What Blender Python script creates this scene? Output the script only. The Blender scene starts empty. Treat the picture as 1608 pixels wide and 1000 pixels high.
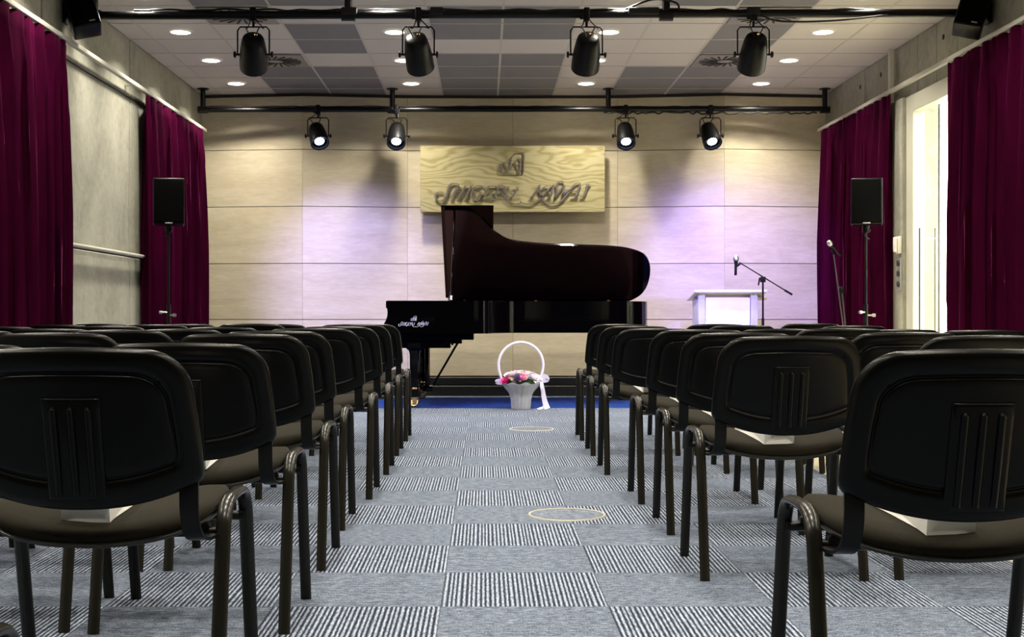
import bpy, bmesh, math, random
from mathutils import Vector, Matrix
random.seed(7)
PI = math.pi
sc = bpy.context.scene
C = sc.collection
CAMH = 0.873; F = 2005.0; VX, VY = 760.0, 492.4
def at(px, py, D):                       # a point of the photograph at depth D
    return Vector(((px-VX)*D/F, D, CAMH+(VY-py)*D/F))

# ------------------------------------------------------------------ materials
def mat(name, col, rough=.5, metal=0., spec=.5, coat=0., coat_r=.03, emis=None, es=0., sheen=0., sheen_tint=None):
    m = bpy.data.materials.new(name); m.use_nodes = True
    b = m.node_tree.nodes['Principled BSDF']
    b.inputs['Base Color'].default_value = (*col, 1)
    b.inputs['Roughness'].default_value = rough
    b.inputs['Metallic'].default_value = metal
    b.inputs['Specular IOR Level'].default_value = spec
    b.inputs['Coat Weight'].default_value = coat
    b.inputs['Coat Roughness'].default_value = coat_r
    if sheen:
        b.inputs['Sheen Weight'].default_value = sheen
        b.inputs['Sheen Roughness'].default_value = .35
        if sheen_tint: b.inputs['Sheen Tint'].default_value = (*sheen_tint, 1)
    if emis:
        b.inputs['Emission Color'].default_value = (*emis, 1)
        b.inputs['Emission Strength'].default_value = es
    return m
class NT:
    def __init__(s, m): s.t = m.node_tree; s.b = s.t.nodes['Principled BSDF']
    def n(s, typ, **kw):
        x = s.t.nodes.new(typ)
        for k, v in kw.items():
            if k.startswith('i_'): x.inputs[k[2:].replace('_', ' ')].default_value = v
            else: setattr(x, k, v)
        return x
    def l(s, a, b): s.t.links.new(a, b)
    def math(s, op, a, b=None, c=None):
        x = s.t.nodes.new('ShaderNodeMath'); x.operation = op
        for i, v in enumerate((a, b, c)):
            if v is None: continue
            if isinstance(v, (int, float)): x.inputs[i].default_value = v
            else: s.l(v, x.inputs[i])
        return x.outputs[0]
    def mix(s, f, a, b, blend='MIX'):
        x = s.t.nodes.new('ShaderNodeMix'); x.data_type = 'RGBA'; x.blend_type = blend
        for i, v in ((0, f), (6, a), (7, b)):
            if isinstance(v, (int, float)): x.inputs[i].default_value = v
            elif isinstance(v, tuple): x.inputs[i].default_value = (*v, 1)
            else: s.l(v, x.inputs[i])
        return x.outputs[2]
    def coord(s, scale=(1, 1, 1), loc=(0, 0, 0), rot=(0, 0, 0), kind='Object'):
        c = s.t.nodes.new('ShaderNodeTexCoord'); mp = s.t.nodes.new('ShaderNodeMapping')
        mp.inputs['Scale'].default_value = scale; mp.inputs['Location'].default_value = loc
        mp.inputs['Rotation'].default_value = rot
        s.l(c.outputs[kind], mp.inputs[0]); return mp.outputs[0]
    def noise(s, vec, scale, detail=4, rough=.55, dist=0):
        x = s.t.nodes.new('ShaderNodeTexNoise'); s.l(vec, x.inputs['Vector'])
        x.inputs['Scale'].default_value = scale; x.inputs['Detail'].default_value = detail
        x.inputs['Roughness'].default_value = rough; x.inputs['Distortion'].default_value = dist
        return x.outputs[0]
    def ramp(s, f, stops):
        x = s.t.nodes.new('ShaderNodeValToRGB'); e = x.color_ramp.elements
        while len(e) < len(stops): e.new(.5)
        for i, (p, c) in enumerate(stops): e[i].position = p; e[i].color = (*c, 1)
        s.l(f, x.inputs[0]); return x.outputs[0]
    def bump(s, h, strength=.2, dist=.01):
        x = s.t.nodes.new('ShaderNodeBump'); x.inputs['Strength'].default_value = strength
        x.inputs['Distance'].default_value = dist; s.l(h, x.inputs['Height'])
        s.l(x.outputs[0], s.b.inputs['Normal'])

M = {}
M['black_plastic'] = mat('black plastic shell', (.0015, .0015, .0012), .28, spec=.16)
m = M['black_plastic']; t = NT(m); t.bump(t.noise(t.coord(), 420, 2), .12, .002)
M['grey_plastic'] = mat('dark grey plastic pan', (.022, .021, .017), .4, spec=.4)
M['frame_metal'] = mat('dark painted steel', (.0095, .0088, .0062), .25, metal=.0, spec=.28)
M['black_metal'] = mat('black painted steel', (.004, .004, .0045), .38, spec=.2)
M['rig_metal'] = mat('black rig pipe', (.004, .004, .0045), .32, spec=.3)
M['fabric'] = mat('olive grey fabric', (.075, .066, .047), .95, spec=.1, sheen=.05)
t = NT(M['fabric']); v = t.coord()
f = t.noise(v, 600, 2); t.l(t.ramp(f, [(.3, (.0085, .0073, .0045)), (.7, (.018, .0155, .0098))]), t.b.inputs['Base Color']); t.bump(f, .4, .002)
M['lid'] = mat('black lacquered lid', (.003, .0008, .0016), .04, spec=.38)
M['piano'] = mat('black piano lacquer', (.001, .0008, .001), .05, spec=.16)
M['brass'] = mat('polished brass', (.72, .50, .22), .2, metal=1)
M['gold_plate'] = mat('bronze painted iron plate', (.16, .07, .05), .5, metal=.5)
M['chrome'] = mat('chrome', (.75, .75, .78), .12, metal=1)
M['steel'] = mat('brushed steel', (.55, .54, .5), .32, metal=1)
M['white_paper'] = mat('white paper', (.88, .87, .83), .7)
M['white_lacquer'] = mat('white laminate', (.80, .79, .76), .35)
M['grey_alu'] = mat('satin grey aluminium', (.50, .51, .53), .45)
M['white_paint'] = mat('white painted metal', (.50, .49, .42), .45)
M['cream_paint'] = mat('cream powder coat', (.60, .59, .48), .4)
M['white_plastic'] = mat('white plastic', (.78, .76, .68), .4)
M['ivory'] = mat('ivory key', (.8, .78, .7), .25)
M['led'] = mat('lit led lens', (.8, .8, 1), .3, emis=(.55, .68, 1.0), es=7)
M['lens_dark'] = mat('lens glass', (.02, .02, .03), .05, coat=1)
M['lamp'] = mat('lit downlight diffuser', (1, 1, 1), .4, emis=(1, .93, .80), es=9)
M['display'] = mat('lit amber display', (.3, .15, .02), .3, emis=(1, .62, .18), es=.7)
M['grille'] = mat('black speaker grille', (.002, .002, .002), .8, spec=.04)
t = NT(M['grille']); t.bump(t.noise(t.coord(), 500, 1), .6, .003)
M['badge'] = mat('grey badge', (.35, .35, .36), .35)
M['letter'] = mat('satin metal letters', (.24, .215, .205), .35, metal=.4)
M['logo_white'] = mat('inlaid pale metal', (.72, .70, .78), .35, metal=.3)
M['dark_gap'] = mat('shadow gap', (.03, .025, .02), .9)
M['plinth'] = mat('black plinth', (.016, .016, .018), .45)
M['wicker'] = mat('white wicker', (.52, .51, .47), .65)
M['handle_wrap'] = mat('white ribbon wrap', (.84, .80, .82), .45)
M['ribbon'] = mat('pale satin ribbon', (.84, .78, .84), .35)
for nm, c in (('white', (.86, .80, .80)), ('pink', (.86, .34, .46)), ('blush', (.86, .58, .62)), ('magenta', (.72, .03, .22)),
              ('cream', (.85, .78, .45)), ('purple', (.20, .12, .35))):
    M['petal_'+nm] = mat(nm+' petals', c, .6)
M['leaf'] = mat('green leaf', (.04, .12, .03), .5)
M['tile_white'] = mat('white mineral ceiling tile', (.62, .58, .55), .9, spec=.2)
M['tile_grey'] = mat('grey mineral ceiling tile', (.22, .215, .23), .9, spec=.2)
for k in ('tile_white', 'tile_grey'):
    t = NT(M[k]); t.bump(t.noise(t.coord(), 160, 3), .15, .003)
M['tbar'] = mat('ceiling grid bar', (.50, .47, .44), .5)
M['vent'] = mat('grey air diffuser', (.20, .19, .17), .5)
M['vent_dark'] = mat('dark duct opening', (.02, .02, .02), .8)
M['lino'] = mat('cream vinyl floor', (.62, .56, .40), .4)
M['soft_white'] = mat('white plastered wall', (.85, .84, .80), .8)
M['tie'] = mat('form tie hole', (.05, .045, .04), .9)
M['ring'] = mat('pale brass ring', (.36, .35, .28), .5, metal=.2)
M['rubber'] = mat('black rubber', (.012, .012, .012), .7)
M['dark_steel'] = mat('dark steel tube', (.10, .10, .11), .4, metal=.3)
M['text_dark'] = mat('dark socket', (.02, .02, .02), .5)

# concrete
m = M['concrete'] = mat('board-marked concrete', (.4, .38, .3), .75, spec=.3); t = NT(m)
v = t.coord(); big = t.noise(v, 1.3, 7, .65, .4); fine = t.noise(v, 16, 5, .65)
blot = t.noise(t.coord((1, 1, .45), (3, 9, 2)), 2.8, 6, .7, 1.0)
col = t.ramp(big, [(.30, (.255, .25, .195)), (.48, (.37, .365, .295)), (.66, (.46, .455, .375))])
col = t.mix(t.math('MULTIPLY', t.ramp(blot, [(.54, (0, 0, 0)), (.68, (1, 1, 1))]), .5), col, (.18, .175, .145))
col = t.mix(.28, col, t.ramp(fine, [(.3, (.20, .195, .16)), (.7, (.50, .49, .41))]))
t.l(col, t.b.inputs['Base Color']); t.bump(fine, .2, .01)

# birch ply
m = M['birch'] = mat('birch plywood panelling', (.5, .4, .25), .36, spec=.45); t = NT(m)
att = t.n('ShaderNodeAttribute', attribute_name='tone'); tone = att.outputs['Fac']
cmb = t.n('ShaderNodeCombineXYZ'); t.l(t.math('MULTIPLY', tone, 37.0), cmb.inputs[0]); t.l(t.math('MULTIPLY', tone, 91.0), cmb.inputs[2])
va = t.n('ShaderNodeVectorMath', operation='ADD'); t.l(t.coord((1, 1, 5)), va.inputs[0]); t.l(cmb.outputs[0], va.inputs[1])
g = t.noise(va.outputs[0], 1.6, 5, .6, .5); g2 = t.noise(va.outputs[0], 9, 3, .6)
col = t.ramp(g, [(.3, (.58, .50, .345)), (.5, (.65, .575, .41)), (.72, (.72, .65, .49))])
col = t.mix(.18, col, t.ramp(g2, [(.4, (.50, .42, .28)), (.65, (.76, .70, .54))]))
va2 = t.n('ShaderNodeVectorMath', operation='ADD'); t.l(t.coord((1, 1, 1)), va2.inputs[0]); t.l(cmb.outputs[0], va2.inputs[1])
g3 = t.noise(va2.outputs[0], 2.2, 4, .6, 1.4)
col = t.mix(t.math('MULTIPLY', t.ramp(g3, [(.60, (0, 0, 0)), (.70, (1, 1, 1))]), .3), col, (.76, .68, .52))
hsv = t.n('ShaderNodeHueSaturation'); t.l(col, hsv.inputs['Color']); t.l(t.math('MULTIPLY_ADD', tone, .10, .94), hsv.inputs['Value'])
t.l(hsv.outputs[0], t.b.inputs['Base Color'])

# sign board (ash veneer with cathedral grain)
m = M['ash'] = mat('oiled ash veneer', (.55, .45, .22), .35, spec=.4); t = NT(m)
v = t.coord((.62, 1, 2.1), (.55, 0, .2)); d = t.noise(v, 1.5, 3, .5)
vm = t.n('ShaderNodeVectorMath', operation='MULTIPLY_ADD'); vv = t.n('ShaderNodeCombineXYZ')
t.l(t.math('MULTIPLY', d, 1.1), vv.inputs[0]); t.l(t.math('MULTIPLY', d, 1.6), vv.inputs[2])
vs = t.n('ShaderNodeVectorMath', operation='ADD'); t.l(v, vs.inputs[0]); t.l(vv.outputs[0], vs.inputs[1])
w = t.n('ShaderNodeTexWave', wave_type='RINGS', rings_direction='Y', i_Scale=2.1, i_Distortion=1.2, i_Detail=2.0, i_Detail_Scale=1.2)
t.l(vs.outputs[0], w.inputs['Vector'])
fine = t.noise(t.coord((1, 1, 30)), 5, 3)
col = t.ramp(w.outputs['Fac'], [(.02, (.31, .27, .125)), (.3, (.41, .37, .20)), (.9, (.48, .44, .26))])
col = t.mix(.15, col, t.ramp(fine, [(.35, (.40, .31, .13)), (.65, (.68, .58, .32))]))
t.l(col, t.b.inputs['Base Color'])

# carpet: half metre tiles laid quarter-turned
m = M['carpet'] = mat('striped carpet tiles', (.2, .22, .27), .95, spec=.15); t = NT(m)
tc = t.n('ShaderNodeTexCoord'); sx = t.n('ShaderNodeSeparateXYZ'); t.l(tc.outputs['Object'], sx.inputs[0])
X, Y = sx.outputs[0], sx.outputs[1]
ux = t.math('MULTIPLY', t.math('ADD', X, .129+50), 2.0); uy = t.math('MULTIPLY', t.math('ADD', Y, -.306+50), 2.0)
ix = t.math('FLOOR', ux); iy = t.math('FLOOR', uy)
par = t.math('MODULO', t.math('ADD', ix, iy), 2.0)            # 0/1 chequer
fx = t.math('SUBTRACT', ux, ix); fy = t.math('SUBTRACT', uy, iy)
def lerp(f, a, b): return t.math('ADD', t.math('MULTIPLY', a, t.math('SUBTRACT', 1.0, f)), t.math('MULTIPLY', b, f))
across = lerp(par, Y, X); along = lerp(par, X, Y)
seed = t.math('ADD', t.math('MULTIPLY', ix, 3.7), t.math('MULTIPLY', iy, 7.3))
cv = t.n('ShaderNodeCombineXYZ'); t.l(t.math('MULTIPLY', across, 190.0), cv.inputs[0]); t.l(t.math('MULTIPLY', along, 34.0), cv.inputs[1]); t.l(seed, cv.inputs[2])
yarn = t.noise(cv.outputs[0], 1.0, 3, .7)
cv2 = t.n('ShaderNodeCombineXYZ'); t.l(t.math('MULTIPLY', across, 30.0), cv2.inputs[0]); t.l(seed, cv2.inputs[1])
irr = t.noise(cv2.outputs[0], 1.0, 1, .5)
cvs = t.n('ShaderNodeCombineXYZ'); t.l(X, cvs.inputs[0]); t.l(Y, cvs.inputs[1])
spk = t.noise(cvs.outputs[0], 210, 2, .8)
ph = t.math('ADD', t.math('MULTIPLY', across, 2*PI/.0147), t.math('MULTIPLY', irr, 5.0))
st = t.math('POWER', t.math('MULTIPLY_ADD', t.math('SINE', ph), .5, .5), .62)
val = t.math('ADD', t.math('ADD', t.math('MULTIPLY', st, .62), t.math('MULTIPLY', t.math('SUBTRACT', yarn, .5), 1.0)), t.math('MULTIPLY', t.math('SUBTRACT', spk, .5), .9))
colA = t.ramp(val, [(.16, (.010, .014, .026)), (.40, (.085, .105, .15)), (.70, (.36, .405, .48))])
# the tile's broad plain bands between ribs read calmer across than along
valB = t.math('ADD', t.math('ADD', .42, t.math('MULTIPLY', t.math('SUBTRACT', yarn, .5), 1.6)), t.math('ADD', t.math('MULTIPLY', t.math('SUBTRACT', st, .5), .34), t.math('MULTIPLY', t.math('SUBTRACT', spk, .5), 1.7)))
colB = t.ramp(valB, [(.1, (.02, .027, .045)), (.45, (.088, .108, .148)), (.85, (.27, .31, .38))])
col = t.mix(par, colB, colA)
ex = t.math('MINIMUM', fx, t.math('SUBTRACT', 1.0, fx)); ey = t.math('MINIMUM', fy, t.math('SUBTRACT', 1.0, fy))
seam = t.math('LESS_THAN', t.math('MINIMUM', ex, ey), .004)
col = t.mix(t.math('MULTIPLY', seam, .5), col, (.05, .055, .07))
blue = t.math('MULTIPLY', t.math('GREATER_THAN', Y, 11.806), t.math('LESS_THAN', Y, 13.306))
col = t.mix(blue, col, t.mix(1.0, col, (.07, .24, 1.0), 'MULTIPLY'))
t.l(col, t.b.inputs['Base Color']); t.bump(val, .5, .004)

# velvet
def velvet(name, base, tint, s):
    m = mat(name, base, .9, spec=.02, sheen=s, sheen_tint=tint); t = NT(m)
    f = t.noise(t.coord((1, 1, .25)), 9, 3); a = tuple(c*.8 for c in base); b = tuple(c*1.25 for c in base)
    t.l(t.ramp(f, [(.3, a), (.7, b)]), t.b.inputs['Base Color']); t.bump(t.noise(t.coord(), 300, 2), .15, .002); return m
M['velvet'] = velvet('plum velvet', (.030, .0006, .0115), (.9, .12, .45), .09)

# thin clear glass
m = M['glass'] = bpy.data.materials.new('clear door glass'); m.use_nodes = True; n = m.node_tree.nodes; n.clear()
o_ = n.new('ShaderNodeOutputMaterial'); mx = n.new('ShaderNodeMixShader'); tr = n.new('ShaderNodeBsdfTransparent'); gl = n.new('ShaderNodeBsdfGlossy'); mx.inputs[0].default_value = .07
gl.inputs['Roughness'].default_value = .02; tr.inputs[0].default_value = (.95, .98, .95, 1)
L = m.node_tree.links; L.new(tr.outputs[0], mx.inputs[1]); L.new(gl.outputs[0], mx.inputs[2]); L.new(mx.outputs[0], o_.inputs[0])

# ------------------------------------------------------------------ mesh helpers
class MB:
    def __init__(s): s.v = []; s.f = []; s.mi = []; s.cur = 0; s.fa = []; s.tone = 0.
    def add(s, vs, fs):
        o = len(s.v); s.v += [tuple(x) for x in vs]
        for f in fs: s.f.append([i+o for i in f]); s.mi.append(s.cur); s.fa.append(s.tone)
    def box(s, a, b, Mx=None):
        x0, y0, z0 = a; x1, y1, z1 = b
        vs = [Vector(p) for p in ((x0,y0,z0),(x1,y0,z0),(x1,y1,z0),(x0,y1,z0),(x0,y0,z1),(x1,y0,z1),(x1,y1,z1),(x0,y1,z1))]
        if Mx: vs = [Mx @ p for p in vs]
        s.add(vs, [(0,3,2,1),(4,5,6,7),(0,1,5,4),(1,2,6,5),(2,3,7,6),(3,0,4,7)])
    def rbox(s, a, b, r=.01, Mx=None, seg=3):
        bm = bmesh.new(); bmesh.ops.create_cube(bm, size=1)
        for q in bm.verts:
            q.co = Vector([(a[i]+b[i])/2 + q.co[i]*(b[i]-a[i]) for i in range(3)])
        bmesh.ops.bevel(bm, geom=bm.edges[:], offset=r, segments=seg, profile=.5, affect='EDGES')
        bm.verts.ensure_lookup_table()
        s.add([(Mx @ q.co) if Mx else q.co for q in bm.verts], [[q.index for q in f.verts] for f in bm.faces]); bm.free()
    def tube(s, pts, r, seg=10, rr=None, closed=False, up=None, cap=True):
        """sweep an ellipse (r, r2) or radius list along pts"""
        pts = [Vector(p) for p in pts]; n = len(pts); rings = []
        prev = None
        for i, p in enumerate(pts):
            if closed: d = (pts[(i+1) % n]-pts[i-1]).normalized()
            else: d = (pts[min(i+1, n-1)]-pts[max(i-1, 0)]).normalized()
            if up is not None: a = Vector(up)
            elif prev is not None: a = prev
            else: a = Vector((0, 0, 1)) if abs(d.z) < .9 else Vector((1, 0, 0))
            a = (a - d*a.dot(d)).normalized(); b = d.cross(a)
            if up is None: prev = a
            ra = r[i] if isinstance(r, (list, tuple)) else r
            rb = ra if rr is None else (rr[i] if isinstance(rr, (list, tuple)) else rr)
            rings.append([p + a*math.cos(2*PI*k/seg)*ra + b*math.sin(2*PI*k/seg)*rb for k in range(seg)])
        vs = [q for rg in rings for q in rg]; fs = []
        m_ = n if closed else n-1
        for i in range(m_):
            j = (i+1) % n
            for k in range(seg): fs.append((i*seg+k, i*seg+(k+1) % seg, j*seg+(k+1) % seg, j*seg+k))
        if not closed and cap: fs.append(tuple(range(seg))[::-1]); fs.append(tuple((n-1)*seg+k for k in range(seg)))
        s.add(vs, fs)
    def ribbon(s, pts, w, th, up):
        """flat bar: width w along 'up' cross, thickness th"""
        pts = [Vector(p) for p in pts]; n = len(pts); vs = []; fs = []
        for i, p in enumerate(pts):
            d = (pts[min(i+1, n-1)]-pts[max(i-1, 0)]).normalized(); a = Vector(up); a = (a-d*a.dot(d)).normalized(); b = d.cross(a)
            ww = w[i] if isinstance(w, list) else w
            for sa, sb in ((-1,-1),(1,-1),(1,1),(-1,1)): vs.append(p+a*sa*ww/2+b*sb*th/2)
        for i in range(n-1):
            for k in range(4): fs.append((i*4+k, i*4+(k+1) % 4, (i+1)*4+(k+1) % 4, (i+1)*4+k))
        fs += [(3, 2, 1, 0), tuple((n-1)*4+k for k in range(4))]; s.add(vs, fs)
    def lathe(s, prof, seg=24, Mx=None, cap=True):
        vs = []; fs = []; n = len(prof)
        for r, z in prof:
            for k in range(seg):
                p = Vector((math.cos(2*PI*k/seg)*r, math.sin(2*PI*k/seg)*r, z)); vs.append(Mx @ p if Mx else p)
        for i in range(n-1):
            for k in range(seg): fs.append((i*seg+k, i*seg+(k+1) % seg, (i+1)*seg+(k+1) % seg, (i+1)*seg+k))
        if cap: fs.append(tuple(range(seg))[::-1]); fs.append(tuple((n-1)*seg+k for k in range(seg)))
        s.add(vs, fs)
    def prism(s, poly, fn0, fn1):
        n = len(poly); vs = [fn0(p) for p in poly]+[fn1(p) for p in poly]
        fs = [(i, (i+1) % n, n+(i+1) % n, n+i) for i in range(n)]+[tuple(range(n))[::-1], tuple(range(n, 2*n))]
        s.add(vs, fs)
    def build(s, name, mats, parent=None, smooth=40, kind=None):
        me = bpy.data.meshes.new(name); me.from_pydata(s.v, [], s.f)
        for m_ in (mats if isinstance(mats, (list, tuple)) else [mats]): me.materials.append(m_)
        for p, i in zip(me.polygons, s.mi): p.material_index = i
        if any(s.fa):
            a = me.attributes.new('tone', 'FLOAT', 'FACE')
            for i, v_ in enumerate(s.fa): a.data[i].value = v_
        bm = bmesh.new(); bm.from_mesh(me); bmesh.ops.recalc_face_normals(bm, faces=bm.faces[:]); bm.to_mesh(me); bm.free()
        if smooth:
            for p in me.polygons: p.use_smooth = True
            me.set_sharp_from_angle(angle=math.radians(smooth))
        o = bpy.data.objects.new(name, me); C.objects.link(o)
        if parent: o.parent = parent
        if kind: o['kind'] = kind
        return o
def tag(o, label, cat, group=None, kind=None):
    o['label'] = label; o['category'] = cat
    if group: o['group'] = group
    if kind: o['kind'] = kind
    return o
def thing(name, label, cat, loc=(0,0,0), rz=0, group=None):
    o = bpy.data.objects.new(name, None); C.objects.link(o); o.empty_display_size = .1
    o.location = loc; o.rotation_euler = (0, 0, rz); return tag(o, label, cat, group)
def copy_tree(o, parent=None):
    c = o.copy(); C.objects.link(c); c.parent = parent
    for ch in list(o.children): copy_tree(ch, c)
    return c
def smoothpath(pts, n=6):
    """Catmull-Rom"""
    P = [Vector(p) for p in pts]; out = []
    for i in range(len(P)-1):
        p0 = P[max(i-1, 0)]; p1 = P[i]; p2 = P[i+1]; p3 = P[min(i+2, len(P)-1)]
        for k in range(n):
            u = k/n
            out.append(.5*((2*p1)+(p2-p0)*u+(2*p0-5*p1+4*p2-p3)*u*u+(3*p1-p0-3*p2+p3)*u**3))
    out.append(P[-1]); return out
def lookM(loc, direction, roll_up=(0,0,1)):
    """matrix whose +Z points along direction"""
    z = Vector(direction).normalized(); q = z.to_track_quat('Z', 'Y'); return Matrix.Translation(loc) @ q.to_matrix().to_4x4()
def spot(name, loc, target, col, power, size, blend=.5, rad=.05, parent=None):
    l = bpy.data.lights.new(name, 'SPOT'); l.energy = power; l.color = col; l.spot_size = math.radians(size); l.spot_blend = blend; l.shadow_soft_size = rad
    o = bpy.data.objects.new(name, l); C.objects.link(o); o.location = loc
    o.rotation_euler = (Vector(target)-Vector(loc)).to_track_quat('-Z', 'Y').to_euler(); return o

# ------------------------------------------------------------------ room shell
XL, XR, ZC, YB, YF = -3.065, 3.70, 3.243, 14.1, -2.6
b = MB(); b.box((XL-.2, YF-.2, -.1), (1.86, YB, 0)); b.build('floor', M['carpet'], smooth=0, kind='structure')
b = MB(); b.box((1.86, YF-.2, -.1), (XR+.2, YB, 0)); o = b.build('floor_side', M['lino'], smooth=0, kind='structure')
b = MB(); b.box((1.850, YF, 0), (1.872, 13.55, .004)); o = b.build('trim_1', M['cream_paint'], smooth=0, kind='structure')

# ceiling: tiles in a grid with grid bars
b = MB()
GREY = {}
def rowof(j): return j   # j=0 is the row 13.43-14.03 by the stage wall
for j in (0, 1, 2, 3, 5, 6):
    GREY[(3, j)] = GREY[(4, j)] = 1
for c in (0, 1): 
    for j in (0, 1, 2): GREY[(c, j)] = 1
    GREY[(c, 7)] = 1
GREY[(1, 4)] = GREY[(1, 5)] = 1
for c in (6, 7):
    for j in (0, 1, 2): GREY[(c, j)] = 1
    GREY[(c, 7)] = 1
GREY[(7, 4)] = GREY[(7, 5)] = 1
# columns: c=0 -> X -2.25..-1.65 ; spacing .6
x0c = -2.25
for c in range(-2, 11):
    for j in range(0, 28):
        xa = x0c+.6*c; xb = xa+.6; yb = 14.03-.6*j; ya = yb-.6
        xa2, xb2 = max(xa, XL), min(xb, XR)
        if xa2 >= xb2 or ya < YF-.6: continue
        g = GREY.get((c, j), 0) if j < 8 else (1 if (c in (3, 4) and j % 4 in (1, 2)) or (c in (0, 7) and j % 5 == 0) else 0)
        b.cur = 1 if g else 0
        b.box((xa2+.008, ya+.008, ZC), (xb2-.008, yb-.008, ZC+.012))
b.cur = 2
for c in range(-1, 11):
    x = x0c+.6*c
    if XL < x < XR: b.box((x-.010, YF, ZC-.002), (x+.010, YB, ZC+.010))
for j in range(0, 29):
    y = 14.03-.6*j
    b.box((XL, y-.010, ZC-.003), (XR, y+.010, ZC+.009))
b.cur = 3; b.box((XL-.2, YF-.2, ZC+.02), (XR+.2, YB, ZC+.1))
b.build('ceiling', [M['tile_white'], M['tile_grey'], M['tbar'], M['dark_gap']], smooth=0, kind='structure')

# walls: left concrete with joints
b = MB()
segs = [YF, 1.9, 4.1, 6.5, 8.85, 11.05, 13.35, YB]
for a, c in zip(segs[:-1], segs[1:]):
    for z0, z1 in ((0, 1.36), (1.372, 2.735), (2.75, ZC+.02)):
        b.rbox((XL-.15, a+.012, z0), (XL, c-.012, z1), .006, seg=1)
b.cur = 1; b.box((XL-.2, YF, 0), (XL-.02, YB, ZC)); b.cur = 0
pass
b.build('wall_left', [M['concrete'], M['dark_gap']], smooth=0, kind='structure')
# right concrete with the door opening
DY0, DY1, DZ = 9.05, 10.90, 2.66
b = MB()
def rw(y0, y1, z0, z1): b.rbox((XR, y0+.006, z0), (XR+.18, y1-.006, z1), .005, seg=1)
rs = [YF, 0, 2.4, 4.8, 7.2, DY0]
for a, c in zip(rs[:-1], rs[1:]):
    rw(a, c, 0, 2.75); rw(a, c, 2.755, ZC+.02)
yy = DY0
for k in range(4): rw(DY0+(DY1-DY0)*k/4, DY0+(DY1-DY0)*(k+1)/4, DZ, ZC+.02)
rw(DY1, 11.6, 0, 2.75); rw(DY1, 11.6, 2.755, ZC+.02); rw(11.6, 12.4, 0, 2.75); rw(11.6, 12.4, 2.755, ZC+.02); rw(12.4, YB, 0, 2.75); rw(12.4, 13.2, 2.755, ZC+.02); rw(13.2, YB, 2.755, ZC+.02)
b.cur = 1
b.box((XR+.05, YF, 0), (XR+.2, DY0-.02, ZC)); b.box((XR+.05, DY1+.02, 0), (XR+.2, YB, ZC)); b.box((XR+.05, DY0-.03, DZ+.05), (XR+.2, DY1+.03, ZC))
for y, z in ((10.28, 3.10), (11.9, 3.10), (12.55, 3.10), (9.6, 2.88), (10.5, 2.72), (8.3, 3.1)):
    b.cur = 2; b.lathe([(.022, 0), (.022, .012)], 12, Matrix.Translation((XR-.004, y, z)) @ Matrix.Rotation(PI/2, 4, 'Y'))
b.cur = 0; b.rbox((3.62, 11.065, 0), (3.71, 11.42, 2.745), .008)      # concrete pilaster beside the door
b.build('wall_right', [M['concrete'], M['dark_gap'], M['tie']], smooth=0, kind='structure')
b = MB(); b.box((XL-.2, YF-.2, 0), (XR+.2, YF, ZC)); b.build('wall_rear', M['plinth'], smooth=0, kind='structure')

# back wall: folded birch panelling
creases = [(-3.08, 13.86), (-1.95, 13.72), (-.83, 13.86), (.315, 13.87), (1.45, 13.86), (2.58, 13.70), (3.72, 13.84)]
rowsz = [.196, .81, 1.414, 2.027, 2.64, ZC-.03]
b = MB()
for i in range(6):
    (xa, ya), (xb, yb) = creases[i], creases[i+1]
    dv = Vector((xb-xa, yb-ya, 0)); L_ = dv.length; dv.normalize(); nv = Vector((dv.y, -dv.x, 0))
    if nv.y > 0: nv = -nv
    for j in range(5):
        z0, z1 = rowsz[j]+.0035, rowsz[j+1]-.0035
        p0 = Vector((xa, ya, 0))+dv*.0012; p1 = Vector((xb, yb, 0))-dv*.0012
        b.tone = .02+random.random()*.96
        vs = [p0+Vector((0,0,z0)), p1+Vector((0,0,z0)), p1+Vector((0,0,z1)), p0+Vector((0,0,z1))]
        b.add(vs+[q-nv*.02 for q in vs], [(0,1,2,3),(7,6,5,4),(0,4,5,1),(1,5,6,2),(2,6,7,3),(3,7,4,0)])
    b.tone = .5; b.cur = 1
    q0, q1 = Vector((xa, ya+.012, 0)), Vector((xb, yb+.012, 0))
    b.add([q0, q1, q1+Vector((0,0,ZC)), q0+Vector((0,0,ZC))], [(0,1,2,3)]); b.cur = 0
b.cur = 1; b.box((XL-.2, YB-.02, 0), (XR+.2, YB+.1, ZC+.1))
for i in range(6):
    (xa, ya), (xb, yb) = creases[i], creases[i+1]
    b.prism([(xa, ya-.012), (xb, yb-.012), (xb, yb+.02), (xa, ya+.02)], lambda p: Vector((p[0], p[1], ZC-.028)), lambda p: Vector((p[0], p[1], ZC-.004)))
b.build('wall_back', [M['birch'], M['dark_gap']], smooth=0, kind='structure')
b = MB(); b.rbox((XL+.02, 13.56, 0), (XR-.02, 13.75, .105), .006, seg=1); b.rbox((XL+.02, 13.66, .112), (XR-.02, 13.80, .19), .004, seg=1); b.box((XL+.02, 13.68, .1), (XR-.02, 13.75, .12))
b.build('baseboard_back', M['plinth'], smooth=0, kind='structure')
b = MB(); b.box((XL, YF, 0), (XL+.012, 13.56, .07)); b.build('baseboard_left', M['cream_paint'], smooth=0, kind='structure')

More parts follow.
